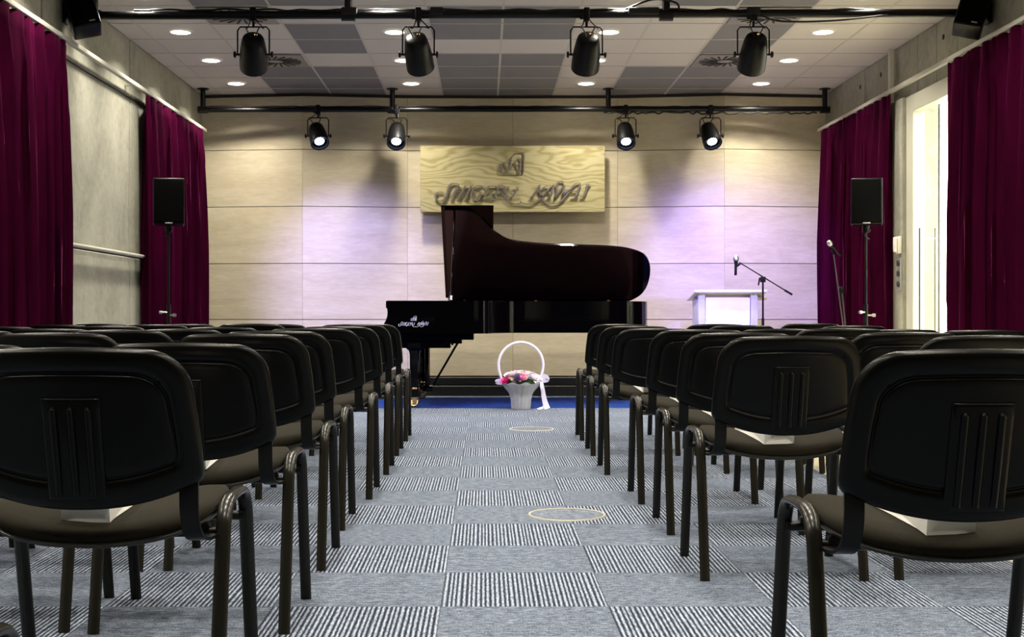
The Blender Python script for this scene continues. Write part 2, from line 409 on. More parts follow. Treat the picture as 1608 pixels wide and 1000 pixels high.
# the lit corridor behind the door
b = MB(); b.box((XR+.2, 7.4, -.1), (6.4, 15.2, 0)); b.build('floor_corridor', M['lino'], smooth=0, kind='structure')
b = MB(); b.box((6.3, 7.4, 0), (6.4, 15.2, 3.2)); b.box((XR+.4, 15.1, 0), (6.4, 15.2, 3.2)); b.box((XR+.2, 11.0, 0), (XR+.215, 15.2, 3.2)); b.box((XR+.18, 7.4, 0), (6.4, 7.5, 3.2)); b.box((XR+.18, 7.4, 3.1), (6.4, 15.2, 3.2))
b.build('wall_corridor', M['soft_white'], smooth=0, kind='structure')
for i, y in enumerate((9.0, 11.2, 13.4)):
    l = bpy.data.lights.new('corridor lamp', 'AREA'); l.shape = 'RECTANGLE'; l.size = 1.2; l.size_y = 1.2; l.energy = 260; l.color = (1, .98, .93)
    o = bpy.data.objects.new('corridor lamp', l); C.objects.link(o); o.location = (5.1, y, 3.08)
# door: frame, leaf, pull handles
d1 = bpy.data.objects.new('door_1', None); C.objects.link(d1); d1['kind'] = 'structure'; d1.location = (XR, 10.0, 0)
d1['label'] = 'glazed door with a cream frame in the right wall'
b = MB()
fx0, fx1 = 3.655-XR, 3.755-XR
b.rbox((fx0, .885, 0), (fx1, 1.06, 2.745), .006, seg=1); b.rbox((fx0, -.858, 2.60), (fx1, .883, 2.745), .006, seg=1); b.rbox((fx0, -1.0, 0), (fx1, -.86, 2.745), .006, seg=1)
pass
b.build('door_frame', M['cream_paint'], d1, smooth=0)
b = MB(); b.box((.036, -.858, .02), (.044, .883, 2.598)); b.build('glass_pane', M['glass'], d1, smooth=0)
for s_ in (-.055, .075):
    b = MB(); b.tube([(s_+.01, .70, .35), (s_+.01, .70, 1.59)], .011, 12)
    for z in (.45, 1.5): b.tube([(.04, .70, z), (s_+.01, .70, z)], .007, 8)
    b.build('door_handle', M['steel'], d1)

# ------------------------------------------------------------------ curtains and rails
def curtain(name, label, x, y0, y1, side, ztop=2.79, seed=1, tieback=0):
    rnd = random.Random(seed); n = int((y1-y0)/.0125); mz = 26
    ph = []; p = 0.; wl = .14
    for i in range(n+1):
        if i % 9 == 0: wl = rnd.uniform(.10, .27)
        p += .0125/wl*2*PI; ph.append(p)
    amp = [rnd.uniform(.6, 1.15) for _ in range(int(p/(2*PI))+3)]
    dr = [rnd.uniform(-.9, .9) for _ in amp]
    vs = []; fs = []
    for j in range(mz+1):
        u = j/mz; z = .012+(ztop-.012)*u
        for i in range(n+1):
            k = int(ph[i]/(2*PI)); fr_ = ph[i]/(2*PI)-k
            a = amp[k]*(1-fr_)+amp[k+1]*fr_
            dtop = (1-u)*ztop
            A = (.030+.050*min(1, dtop/1.2)**.7)*a if dtop > .13 else (.030*(dtop/.13)+.034*(1-dtop/.13))*a
            s1 = math.sin(ph[i]+dr[k]*(1-u)*.5)
            s2 = math.copysign(abs(s1)**.75, s1)+.22*math.sin(2.7*ph[i]+3*u)
            zz = z
            if u > .86: zz = z+(u-.86)/.14*(.016*math.cos(ph[i]) - .012*abs(math.sin(ph[i]*.5)))
            vs.append((x+side*A*s2, y0+.0125*i+.012*math.sin(ph[i]*.7+4*u)*(1-u)+.030*math.sin(2*(ph[i]+dr[k]*(1-u)*.5))*a*min(1, dtop/.5), zz))
    for j in range(mz):
        for i in range(n): fs.append((j*(n+1)+i, j*(n+1)+i+1, (j+1)*(n+1)+i+1, (j+1)*(n+1)+i))
    b = MB(); b.add(vs, fs)
    e = thing(name, label, 'curtain', (x, (y0+y1)/2, 0), group='plum velvet curtains on the side walls')
    o = b.build('curtain_fabric', M['velvet'], e, smooth=80); o.matrix_parent_inverse = Matrix.Translation(e.location).inverted()
    sm = o.modifiers.new('thick', 'SOLIDIFY'); sm.thickness = .005
    return e
XCL, XCR = -2.975, 3.575
curtain('curtain', 'plum velvet curtain on the left wall, nearest the camera', XCL, 4.6, 9.06, 1, seed=3)
curtain('curtain', 'plum velvet curtain on the left wall beside the stage', XCL, 11.2, 13.5, 1, seed=5)
curtain('curtain', 'plum velvet curtain on the right wall, nearest the camera', XCR, 5.0, 9.84, -1, seed=8)
curtain('curtain', 'plum velvet curtain on the right wall beside the stage', XCR, 11.2, 13.5, -1, seed=11)
for x, w_, lab in ((XCL, XL, 'white curtain rail running along the left wall'), (XCR, XR, 'white curtain rail running along the right wall')):
    e = thing('curtain_rail', lab, 'curtain rail', (x, 9, 2.82))
    b = MB(); b.rbox((-.02, -5.2, -.013), (.02, 4.62, .022), .006, seg=2); b.build('rail', M['white_paint'], e)
    for y in (5.2, 8.3, 11.44 if x > 0 else 10.9, 13.4):
        b = MB(); b.box((min(0, w_-x), y-9-.012, .0), (max(0, w_-x), y-9+.012, .012))
        if x > 0 and y == 11.44: b.cur = 1; b.rbox((.050, y-9-.016, -.13), (.095, y-9+.016, ZC-2.82), .004)
        b.build('wall_bracket', [M['white_paint'], M['white_plastic']], e)
b = MB(); b.tube([(XL+.05, 4.6, 1.378), (XL+.05, 11.5, 1.378)], .016, 12)
for y in (5, 7, 9.3, 11.2): b.box((XL, y-.015, 1.37), (XL+.05, y+.015, 1.386))
tag(b.build('wall_pipe', M['white_paint']), 'thin white horizontal pipe along the left concrete wall', 'pipe')

# wall phone + sockets on the pilaster
e = thing('wall_phone', 'white intercom handset on the pilaster left of the glass door', 'intercom', (3.62, 11.10, 1.47))
b = MB(); b.rbox((-.03, -.04, -.075), (0, .04, .075), .008); b.build('base', M['white_plastic'], e)
b = MB(); b.rbox((-.06, -.025, -.065), (-.03, .025, .07), .012); b.build('handset', M['white_plastic'], e)
e = thing('socket_strip', 'vertical strip of wall sockets below the intercom', 'socket', (3.62, 11.10, 1.22))
b = MB(); b.rbox((-.012, -.04, -.14), (0, .04, .14), .004); b.build('plate', M['badge'], e)
for z in (-.09, 0, .09):
    b = MB(); b.lathe([(.025, 0), (.025, .02), (.018, .022)], 16, Matrix.Translation((-.008, 0, z)) @ Matrix.Rotation(-PI/2, 4, 'Y')); b.build('socket', M['text_dark'], e)

# ------------------------------------------------------------------ downlights, vents
LX = [-2.55, -.75, 1.05, 2.85]; LXN = ['leftmost column', 'second column from left', 'third column from left', 'rightmost column']
def make_downlight():
    e = thing('downlight', 'x', 'ceiling light', group='round recessed downlights')
    b = MB(); b.lathe([(.082, .0), (.082, -.006), (.100, -.004), (.103, .0)], 32, cap=False); b.build('trim_ring', M['white_plastic'], e)
    b = MB(); b.lathe([(.001, -.011), (.05, -.010), (.075, -.005), (.083, .0)], 32, cap=False); b.build('diffuser', M['lamp'], e)
    return e
dl = None; rown = ['nearest the stage', 'second row from the stage', 'third row from the stage', 'fourth row from the stage', 'fifth row from the stage', 'sixth row from the stage', 'seventh row from the stage', 'eighth row from the stage', 'ninth row from the stage', 'tenth row from the stage', 'row farthest from the stage']
LIGHTS = []
for j in range(11):
    y = 13.13-1.2*j
    for i, x in enumerate(LX):
        l = bpy.data.lights.new('downlight beam', 'AREA'); l.shape = 'DISK'; l.size = .15; l.energy = 22; l.color = (1, .92, .78); l.spread = math.radians(128)
        o = bpy.data.objects.new('downlight beam', l); C.objects.link(o); o.location = (x, y, ZC-.016); LIGHTS.append((o, j))
        if True:
            if dl is None: dl = make_downlight(); e = dl
            else: e = copy_tree(dl)
            e.location = (x, y, ZC-.003)
            e['label'] = 'round lit downlight, %s of the ceiling, %s' % (LXN[i], rown[j])
b = None
def vent(x, y, lab):
    e = thing('air_vent', lab, 'air vent', (x, y, ZC), group='square swirl air diffusers')
    b = MB(); b.rbox((-.28, -.28, -.014), (.28, .28, -.004), .003, seg=1); b.build('plate', M['vent'], e)
    b = MB()
    for k in range(20):
        a = 2*PI*k/20; Mx = Matrix.Translation((0, 0, -.017)) @ Matrix.Rotation(a, 4, 'Z') @ Matrix.Translation((.155, .02, 0)) @ Matrix.Rotation(.35, 4, 'Z')
        b.box((-.085, -.009, -.002), (.085, .009, .002), Mx)
    b.build('swirl_slots', M['vent_dark'], e)
vent(-1.95, 11.93, 'square swirl air vent, left of the stage side ceiling'); vent(2.25, 11.93, 'square swirl air vent, right of the stage side ceiling')
vent(-1.95, 10.13, 'square swirl air vent above the front bar, left side'); vent(2.25, 10.13, 'square swirl air vent above the front bar, right side')

# ------------------------------------------------------------------ lighting bars
def bar(lab, x0, x1, y, z, hang, r=.03, tilt=0.):
    e = thing('lighting_bar', lab, 'lighting bar', (0, y, z))
    b = MB(); b.tube([(x0, 0, 0), (x1, 0, tilt)], r, 16); b.build('pipe', M['rig_metal'], e)
    for x in hang:
        b = MB(); b.tube([(x, 0, 0), (x, 0, ZC-z)], r*.95, 14)
        b.tube([(x-.05, 0, 0), (x+.05, 0, 0)], r*1.35, 14); b.lathe([(.06, 0), (.06, -.01)], 20, Matrix.Translation((x, 0, ZC-z)))
        b.build('hanger_post', M['rig_metal'], e)
    return e
YFR, ZFR = 9.5, 3.09
e = bar('long black lighting bar nearest the camera, under the ceiling', -3.0, 3.62, YFR, ZFR, [-2.90, -1.01, 1.355, 3.60], .031, .02)
rb = random.Random(4); pts = []
for k in range(60):
    x = -2.6+5.6*k/59; pts.append((x, -.01+rb.uniform(-.012, .012), .034+rb.uniform(0, .014)))
b = MB(); b.tube(smoothpath(pts, 3), .0075, 6); b.build('cable', M['rubber'], e)
for x, w_ in ((1.14, .07), (1.25, .05), (-1.0, .06), (-.35, .05), (2.0, .05)):
    b = MB(); b.rbox((x-w_, -.05, .0), (x+w_, .02, .055), .012); b.build('cable_connector', M['rubber'], e)
b = MB(); b.tube(smoothpath([(1.05, -.03, .04), (1.25, -.04, .11), (1.42, -.03, .09), (1.45, -.03, .03)], 6), .008, 6); b.build('cable', M['rubber'], e)
b = MB(); b.tube(smoothpath([(2.05, -.03, 0), (2.2, -.035, -.05), (2.6, -.035, -.045), (3.0, -.03, .0)], 6), .007, 6); b.build('cable', M['rubber'], e)
YRR, ZRR = 13.45, 3.02
e = bar('black lighting bar close to the wooden stage wall', -2.97, 3.60, YRR, ZRR, [-2.96, -.965, 1.31, 3.59], .028, .01)
pts = []
for k in range(50):
    x = 1.3+2.2*k/49; pts.append((x, -.02+rb.uniform(-.01, .01), -.035+rb.uniform(-.012, .012)))
b = MB(); b.tube(smoothpath(pts, 3), .009, 6); b.build('cable', M['rubber'], e)
pts = [( -2.9+5.8*k/59, -.01, .03+rb.uniform(0, .008)) for k in range(60)]
b = MB(); b.tube(smoothpath(pts, 3), .006, 6); b.build('cable', M['rubber'], e)

def fixture(lab, bx, by, bz, direction, front, scale=1., group=None, yaw=0., cab=0):
    """LED par can. drop below bar = .29; direction: beam"""
    e = thing('stage_spotlight', lab, 'stage light', (bx, by, bz), group=group)
    s = scale; drop = .30*s; piv = Vector((0, 0, -drop))
    b = MB(); b.rbox((-.022, -.04, -.055), (.022, .04, .045), .008); b.tube([(0, 0, -.05), (0, 0, -.10*s)], .009, 10); b.tube([(-.05, 0, -.03), (.0, 0, -.03)], .008, 8)
    b.build('clamp', M['black_metal'], e)
    w = .118*s
    yk = [(-w, 0, -drop), (-w, 0, -.12*s), (-w+.02, 0, -.095*s), (w-.02, 0, -.095*s), (w, 0, -.12*s), (w, 0, -drop)]
    R = Matrix.Rotation(yaw, 4, 'Z')
    b = MB(); b.tube([R @ Vector(p) for p in yk], .010*s, 8, rr=.006*s, up=(0, 1, 0)); b.build('yoke', M['black_metal'], e)
    for sx in (-1, 1):
        b = MB(); Mx = Matrix.Translation(R @ Vector((sx*w, 0, -drop))) @ R @ Matrix.Rotation(sx*PI/2, 4, 'Y')
        b.lathe([(.008, -.02), (.008, .012), (.024*s, .014), (.024*s, .026), (.015*s, .03)], 14, Mx); b.build('knob', M['black_metal'], e)
    Mx = lookM(piv, R @ Vector(direction)) @ Matrix.Scale(s, 4)
    b = MB(); b.lathe([(.001, -.165), (.062, -.163), (.078, -.150), (.088, -.11), (.099, -.03), (.1025, .03), (.1055, .06), (.1055, .125), (.098, .128), (.092, .122), (.088, .085), (.001, .084)], 36, Mx, cap=False)
    for k in range(18):
        a = 2*PI*k/18; c_, s2 = math.cos(a), math.sin(a)
        b.tube([Mx @ Vector((c_*.066, s2*.066, -.15)), Mx @ Vector((c_*.101, s2*.101, .02))], .0035*s, 5)
    b.build('housing', M['black_metal'] if front else M['black_metal'], e)
    b = MB()
    if front:
        b.lathe([(.001, .087), (.084, .087)], 30, Mx, cap=False); b.build('lens', M['lens_dark'], e)
        b = MB(); b.rbox((-.012, -.005, -.006), (.012, .005, .006), .002, Mx @ Matrix.Translation((-.02, .03, -.163))); b.build('display', M['display'], e)
    else:
        for k in range(19):
            rr_, a = (0, 0) if k == 0 else ((.024, k*PI/3) if k < 7 else (.046, k*PI/6))
            b.lathe([(.001, .098), (.008, .097), (.0115, .088)], 10, Mx @ Matrix.Translation((math.cos(a)*rr_, math.sin(a)*rr_, 0)), cap=False)
        b.build('lens', M['led'], e)
        b = MB(); b.lathe([(.001, .087), (.087, .087)], 30, Mx, cap=False); b.build('bezel', M['black_metal'], e)
    back = Mx @ Vector((0, 0, -.163))
    for k in range(2 if not front else 3):
        sg = -1 if k % 2 else 1
        p = [back+Vector((sg*.015, 0, 0)), back+Vector((sg*.05*s, -.02, .07*s)), Vector((sg*.06*s+cab, -.03, -.11*s)), Vector((sg*.02, -.02, -.04)), Vector((sg*.05, -.02, .02))]
        b = MB(); b.tube(smoothpath(p, 8), .0045, 6); b.build('cable', M['rubber'], e)
    return e
gf = 'black spotlights on the front lighting bar'; gr = 'lit spotlights on the bar by the stage wall'
FR = [(398, (-.12, .78, -.60), 'leftmost'), (657, (.1, .76, -.62), 'second from left'), (921, (-.03, .74, -.66), 'third from left'), (1183, (.02, .76, -.63), 'rightmost')]
for px, d, nm in FR:
    x = (px-VX)*YFR/F
    fixture('black unlit-backed spotlight on the bar nearest the camera, '+nm, x, YFR, ZFR+.01, d, True, 1.0, gf, cab=.02)
RR = [(500, (.25, -.62, -.75), 'leftmost, turned slightly right', -.0), (623, (0, -.62, -.75), 'second from left', 0), (982, (.0, -.62, -.78), 'third from left', 0), (1115, (.12, -.62, -.78), 'rightmost', 0)]
for px, d, nm, yw in RR:
    x = (px-VX)*YRR/F
    fixture('lit blue-white spotlight on the bar by the stage wall, '+nm, x, YRR-.02, ZRR, d, False, .93, gr, cab=-.03)

# wall monitors at the ends of the front bar
def monitor(lab, x, sx):
    e = thing('wall_speaker', lab, 'speaker', (x, 9.28, 3.07), group='black wall speakers beside the front bar')
    Mx = Matrix.Rotation(-sx*.28, 4, 'Y') @ Matrix.Rotation(sx*.35, 4, 'Z') @ Matrix.Rotation(-.25, 4, 'X')
    b = MB(); b.rbox((-.10, -.09, -.17), (.10, .10, .17), .012, Mx); b.build('cabinet', M['black_plastic'], e)
    b = MB(); b.rbox((-.09, -.097, -.16), (.09, -.088, .16), .004, Mx); b.build('grille', M['grille'], e)
    b = MB(); b.box((min(0, -sx*.14), .03, -.03), (max(0, -sx*.14), .07, .0)); b.rbox((-sx*.135-.012, -.0, -.08), (-sx*.135+.012, .1, .06), .005); b.build('wall_bracket', M['black_metal'], e)
    b = MB(); b.rbox((.02, -.0995, -.15), (.06, -.0965, -.14), .001, Mx); b.build('badge', M['badge'], e)
monitor('black wall speaker in the upper left corner behind the bar', -2.925, 1)
monitor('black wall speaker in the upper right corner behind the bar', 3.55, -1)

# ------------------------------------------------------------------ chairs
HW = .26
def leg_path(front):
    pts = [(0, 0), (.04, .2), (.082, .405), (.092, .438), (.115, .464), (.15, .4765), (.21, .4785)]
    if front: pts = [(.43, 0), (.385, .2), (.340, .405), (.330, .436), (.308, .462), (.275, .4755), (.21, .4785)]
    return pts
def make_chair():
    root = thing('chair', 'x', 'chair')
    for sx in (-1, 1):
        for fr_ in (False, True):
            pts = [(sx*HW, y, z) for y, z in leg_path(fr_)]
            sm = [pts[0], pts[1]]+smoothpath(pts[2:], 5)
            b = MB(); b.tube(sm, .0165, 16, rr=.0100, up=(1, 0, 0))
            y0 = leg_path(fr_)[0][0]
            b.build('leg', M['frame_metal'], root, smooth=60)
    for y in (.10, .325):
        b = MB(); b.tube([(-HW, y, .412), (HW, y, .412)], .011, 10)
        for sx in (-1, 1): b.rbox((sx*.215-.014, y-.01, .41), (sx*.215+.014, y+.01, .432), .003)
        b.build('crossbar', M['black_metal'], root)
    # seat: superelliptic pan and cushion
    def ring(hx, hy, n, cy, N=56):
        out = []
        for k in range(N):
            a = 2*PI*k/N; c_, s_ = math.cos(a), math.sin(a)
            out.append((hx*math.copysign(abs(c_)**(2/n), c_), cy+hy*math.copysign(abs(s_)**(2/n), s_)))
        return out
    def seatz(x, y): return -.009 + .018*(y-.20)/.2 + .030*(abs(x)/.23)**2 - (.016*((y-.20)/.2)**2 if y > .20 else 0)
    def stack(levels, cy=.200, n=3.2):
        b = MB(); N = 56; vs = []; fs = []
        for hx, hy, z in levels:
            vs += [(x, y, z+seatz(x, y)) for x, y in ring(hx, hy, n, cy)]
        for i in range(len(levels)-1):
            for k in range(N): fs.append((i*N+k, i*N+(k+1) % N, (i+1)*N+(k+1) % N, (i+1)*N+k))
        fs.append(tuple(range(N))[::-1]); fs.append(tuple((len(levels)-1)*N+k for k in range(N))); b.add(vs, fs); return b
    stack([(.19, .16, .424), (.222, .192, .420), (.236, .206, .424), (.238, .208, .430), (.232, .202, .434)]).build('seat_shell', M['grey_plastic'], root, smooth=60)
    lv = [(.231, .201, .432), (.237, .207, .440), (.236, .206, .450), (.228, .198, .460), (.205, .176, .466), (.16, .14, .4685), (.10, .085, .4695), (.03, .03, .470)]
    stack(lv).build('seat', M['fabric'], root, smooth=75)
    # back: shell with rim, groove and ribbed box, seen from behind
    ZB, ZT, BW = .523, .803, .243
    def outline(N=96):
        pts = []
        r1, r2 = .088, .030
        w0, w1 = BW, BW-.012        # lower and upper half width
        def arc(cx, cz, r, a0, a1, m): return [(cx+r*math.cos(a0+(a1-a0)*k/m), cz+r*math.sin(a0+(a1-a0)*k/m)) for k in range(m+1)]
        right = arc(w0-r2, ZB+r2, r2, -PI/2+.25, 0, 5)
        right += [(w0-.002, .60), (w0-.006, .66)]
        right += arc(w1-r1, ZT-r1-.004, r1, .02, PI/2, 12)
        nt = 10; top = [((w1-r1)*(1-2*k/nt), ZT-.004+.004*(1-(1-2*k/nt)**2)) for k in range(1, nt)]
        left = [(-x, z) for x, z in reversed(right)]
        nb = 22; bx = right[0][0]; bz = right[0][1]
        bot = [(-bx*(1-2*k/nb), bz-.046*(1-abs(1-2*k/nb)**2.2)) for k in range(1, nb)]
        return right+top+left+bot
    OUT = outline(); N = len(OUT); CZ = .655
    def bend(x, z, d):   # d = distance behind the mid surface (towards the camera)
        y = -.035 - .075*((z-.5)/.3) + .55*x*x
        return Vector((x, y-d, z))
    def shell(levels, name, m_):
        vs = []; fs = []
        for ins, d in levels:
            sx_, sz_ = max(.0, 1-ins/BW), max(.0, 1-ins/.145)
            for x, z in OUT: vs.append(bend(x*sx_, CZ+(z-CZ)*sz_, d))
        for i in range(len(levels)-1):
            for k in range(N): fs.append((i*N+k, i*N+(k+1) % N, (i+1)*N+(k+1) % N, (i+1)*N+k))
        b = MB(); b.add(vs, fs); return b
    lv = [(.004, -.004), (.0, .0), (.0, .006), (.003, .013), (.009, .018), (.018, .0205), (.032, .021), (.041, .0195), (.0455, .015), (.048, .0125), (.0505, .0125), (.053, .0165), (.057, .018), (.07, .0183), (.09, .0183), (.115, .0183), (.145, .0183)]
    b = shell(lv, 'back_shell', None)
    # ribbed box
    bw, bz0, bz1 = .058, .50, .705
    def patch(xa, xb, za, zb, d0, d1, bev, nx=8, nz=8):
        vs = []; fs = []
        prof = [(0, d0), (0.0, d1-bev*.6), (bev*.4, d1-bev*.15), (bev, d1)]
        NX, NZ = nx, nz; rings = []
        per = []
        for ins, d in prof:
            x0_, x1_, z0_, z1_ = xa+ins, xb-ins, za+ins, zb-ins; rg = []
            for k in range(NX): rg.append((x0_+(x1_-x0_)*k/NX, z0_))
            for k in range(NZ): rg.append((x1_, z0_+(z1_-z0_)*k/NZ))
            for k in range(NX): rg.append((x1_-(x1_-x0_)*k/NX, z1_))
            for k in range(NZ): rg.append((x0_, z1_-(z1_-z0_)*k/NZ))
            rings.append([bend(x, z, d) for x, z in rg])
        P_ = len(rings[0]); vs = [q for r_ in rings for q in r_]
        for i in range(len(rings)-1):
            for k in range(P_): fs.append((i*P_+k, i*P_+(k+1) % P_, (i+1)*P_+(k+1) % P_, (i+1)*P_+k))
        fs.append(tuple((len(rings)-1)*P_+k for k in range(P_))); b.add(vs, fs)
    patch(-bw, bw, bz0, bz1, .016, .0245, .008)
    for x in (-.034, 0, .034):
        b.tube([bend(x, bz0+.01, .0225), bend(x, .58, .0235), bend(x, bz1-.022, .024), bend(x, bz1-.018, .022)], [.0075, .0085, .008, .002], 10)
    for x, z in ((-.17, .735), (.17, .735), (-.185, .56), (.185, .56)): b.lathe([(.004, 0), (.003, .003)], 8, lookM(bend(x, z, .016), (0, -1, 0)))
    b.build('back_shell', M['black_plastic'], root, smooth=50)
    lv = [(.004, .004), (.003, -.006), (.006, -.016), (.014, -.024), (.03, -.030), (.06, -.034), (.10, -.036), (.145, -.0365)]
    shell(lv, 'c', None).build('back_cushion', M['fabric'], root, smooth=75)
    for sx in (-1, 1):
        b = MB(); pts = smoothpath([(sx*.213, -.014, .60), (sx*.213, -.022, .50), (sx*.214, -.015, .455), (sx*.217, .0, .425), (sx*.224, .03, .410), (sx*.235, .10, .408)], 5)
        b.ribbon(pts, .038, .007, (1, 0, 0)); b.build('back_bracket', M['black_metal'], root, smooth=50)
    return root
chair0 = make_chair(); first = [True]
def place_chair(x, y, label, group, rz=0., sz=1.):
    if first[0]: o = chair0; first[0] = False
    else: o = copy_tree(chair0)
    o.location = (x, y, 0); o.rotation_euler = (0, 0, rz); o.scale = (1, 1, sz)
    o['label'] = label; o['group'] = group; return o
def make_bag():
    e = thing('paper_bag', 'x', 'paper bag')
    w, h, l = .052, .05, .25
    b = MB()
    # lying bag, base facing the rear: folded base is four shallow triangles
    vs = [(-w, 0, 0), (w, 0, 0), (w, 0, h), (-w, 0, h), (-.012, .012, h*.62), (.012, .012, h*.62)]
    b.add([Vector(v_) for v_ in vs], [(0, 1, 5, 4), (1, 2, 5), (2, 3, 4, 5), (3, 0, 4)])
    b.add([Vector(v_) for v_ in ((-w,0,0),(w,0,0),(w,0,h),(-w,0,h),(-w,l,0),(w,l,0),(w,l,.012),(-w,l,.012),(-w+.012,l*.5,h*.30),(w-.012,l*.5,h*.30))],
          [(0,1,5,4), (3,7,6,2), (0,4,8), (4,7,8), (7,3,8), (3,0,8), (1,9,5), (5,9,6), (6,9,2), (2,9,1), (4,5,6,7)])
    b.build('bag_body', M['white_paper'], e, smooth=0)
    b = MB()
    b.tube(smoothpath([(-.025, l, .008), (-.03, l+.035, .01), (0, l+.05, .01), (.03, l+.035, .01), (.025, l, .008)], 5), .002, 6); b.build('bag_handle', M['white_paper'], e)
    return e
bag0 = make_bag(); bfirst = [True]
def place_bag(cx, cy, rz, dx, label):
    if bfirst[0]: o = bag0; bfirst[0] = False
    else: o = copy_tree(bag0)
    o.location = (cx+dx, cy+.034, .4440); o.rotation_euler = (math.radians(6), 0, rz); o['label'] = label; o['group'] = 'white paper bags lying on the seats'
ordn = ['nearest row', 'second row from camera', 'third row from camera', 'fourth row from camera', 'fifth row from camera', 'sixth row from camera', 'seventh row from camera', 'last row before the stage']
seatn = ['aisle seat', 'second seat from aisle', 'third seat from aisle', 'fourth seat from aisle']
rj = random.Random(12)
Lrows = [(-.805, 2.585, 1.006), (-.805, 3.48, .992), (-.813, 4.335, 1.006), (-.835, 5.14, 1.004), (-.80, 6.0, 1.006), (-.79, 6.91, 1.004), (-.797, 7.83, 1.008), (-.795, 8.72, 1.0)]
Rrows = [(.911, 2.43, 1.008), (.982, 4.17, 1.0), (.997, 5.035, .998), (.982, 5.85, 1.0), (.928, 6.91, .99), (.93, 7.83, .995), (.934, 8.77, 1.0)]
place_chair(-.875, 1.33, 'black chair cut off by the lower left corner of the frame', 'chairs in the left block')
VISB = {('L', r, 0) for r in range(8)} | {('R', r, 0) for r in range(7)} | {('R', 2, 1), ('R', 1, 1), ('L', 1, 1)}
for r, (x, y, s_) in enumerate(Lrows):
    for c in range(4):
        if r == 0 and c > 0: continue
        if (r == 1 and c > 1) or (r == 2 and c > 2) or (r == 3 and c > 2): continue
        cx = x-.605*c+(rj.uniform(-.012, .012) if c else 0); cy = y+(rj.uniform(-.05, .05) if c else 0); cx = max(cx, -2.585)
        place_chair(cx, cy, 'black plastic-backed chair, left block, %s, %s' % (ordn[r], seatn[c]), 'chairs in the left block', rj.uniform(-.015, .015) if c else 0, s_+(rj.uniform(-.006, .006) if c else 0))
        if ('L', r, c) in VISB: place_bag(cx, cy, -.12 if r % 2 == 0 else -.05, -.012, 'white paper bag on a chair, left block, %s, %s' % (ordn[r], seatn[c]))
ordr = ordn[:6]+['last row before the stage']
for r, (x, y, s_) in enumerate(Rrows):
    for c in range(3):
        if r == 0 and c > 0: continue
        if r == 1 and c > 1: continue
        cx = x+.65*c+(rj.uniform(-.012, .012) if c else 0); cy = y+(rj.uniform(-.04, .06) if c else 0)
        place_chair(cx, cy, 'black plastic-backed chair, right block, %s, %s' % (ordr[r], seatn[c]), 'chairs in the right block', rj.uniform(-.015, .015) if c else 0, s_+(rj.uniform(-.006, .006) if c else 0))
        if ('R', r, c) in VISB: place_bag(cx, cy, .20 if r < 2 else .12, -.01, 'white paper bag on a chair, right block, %s, %s' % (ordr[r], seatn[c]))

# ------------------------------------------------------------------ floor sockets
for x, y, lab in ((.36, 5.54, 'round floor box lid in the aisle, nearest the camera'), (.36, 9.65, 'round floor box lid in the aisle, near the stage')):
    e = thing('floor_box_lid', lab, 'floor box', (x, y, 0), 1.1, group='round carpeted floor box lids')
    b = MB(); b.lathe([(.158, 0), (.158, .004), (.160, .005), (.167, .005), (.170, .0)], 64, cap=False); b.build('ring', M['ring'], e)
    b = MB(); b.lathe([(.158, .001), (.157, .0025), (.001, .0025)], 64, cap=False); b.build('carpet_inset', M['carpet'], e)

# ------------------------------------------------------------------ lettering (strokes traced by hand)
A = [  # SHIGERU strokes in units of a 140x55 box
 [(470,215),(455,170),(400,148),(330,160),(280,220),(258,310),(232,400),(185,455),(115,470),(58,435),(45,365),(85,315),(150,305),(180,325)],
 [(440,215),(400,290),(330,415)], [(590,195),(520,300),(450,415)], [(385,320),(520,305)], [(400,215),(470,212)], [(300,418),(370,418)], [(550,195),(630,195)], [(410,418),(490,418)],
 [(690,200),(640,300),(580,415)], [(650,198),(730,198)], [(540,418),(620,418)],
 [(905,250),(880,205),(820,190),(750,225),(705,300),(695,380),(740,415),(800,400),(850,330)], [(800,325),(890,322)], [(870,325),(830,410),(770,460),(700,450)],
 [(1010,205),(970,300),(920,412)], [(975,203),(1125,203),(1120,240)], [(965,305),(1065,300)], [(885,415),(1075,412),(1095,380)],
 [(1190,205),(1150,300),(1105,412)], [(1150,203),(1230,195),(1290,215),(1285,265),(1230,295),(1155,300)], [(1070,415),(1150,415)],
 [(1215,295),(1270,350),(1330,430),(1410,500),(1500,520),(1590,500)],
 [(1350,215),(1320,300),(1325,370),(1380,405),(1440,380),(1490,300),(1530,218)], [(1310,215),(1400,215)], [(1480,218),(1575,222)]]
B = [(433,190,290,390)]
B = [
 [(430,190),(360,290),(290,390)], [(250,395),(340,395)], [(395,185),(465,185)], [(585,205),(520,215),(450,275),(400,285)],
 [(405,240),(440,320),(470,400),(540,470),(640,515),(740,510),(830,455),(920,350),(1000,240),(1070,160),(1150,130)],
 [(680,175),(590,260),(500,350),(420,440),(320,500),(210,525),(120,505),(75,465)],
 [(690,170),(655,280),(610,385)], [(530,305),(640,305)], [(565,392),(650,392)],
 [(870,135),(830,112),(770,125),(735,180),(735,300),(690,420)], [(690,420),(760,330),(860,190)], [(880,175),(860,280),(825,385)], [(825,385),(900,300),(960,260)],
 [(1165,150),(1125,260),(1080,385)], [(930,290),(1110,288)], [(985,388),(1130,388)],
 [(1305,180),(1260,280),(1210,385)], [(1255,172),(1350,175)], [(1150,390),(1245,390)]]
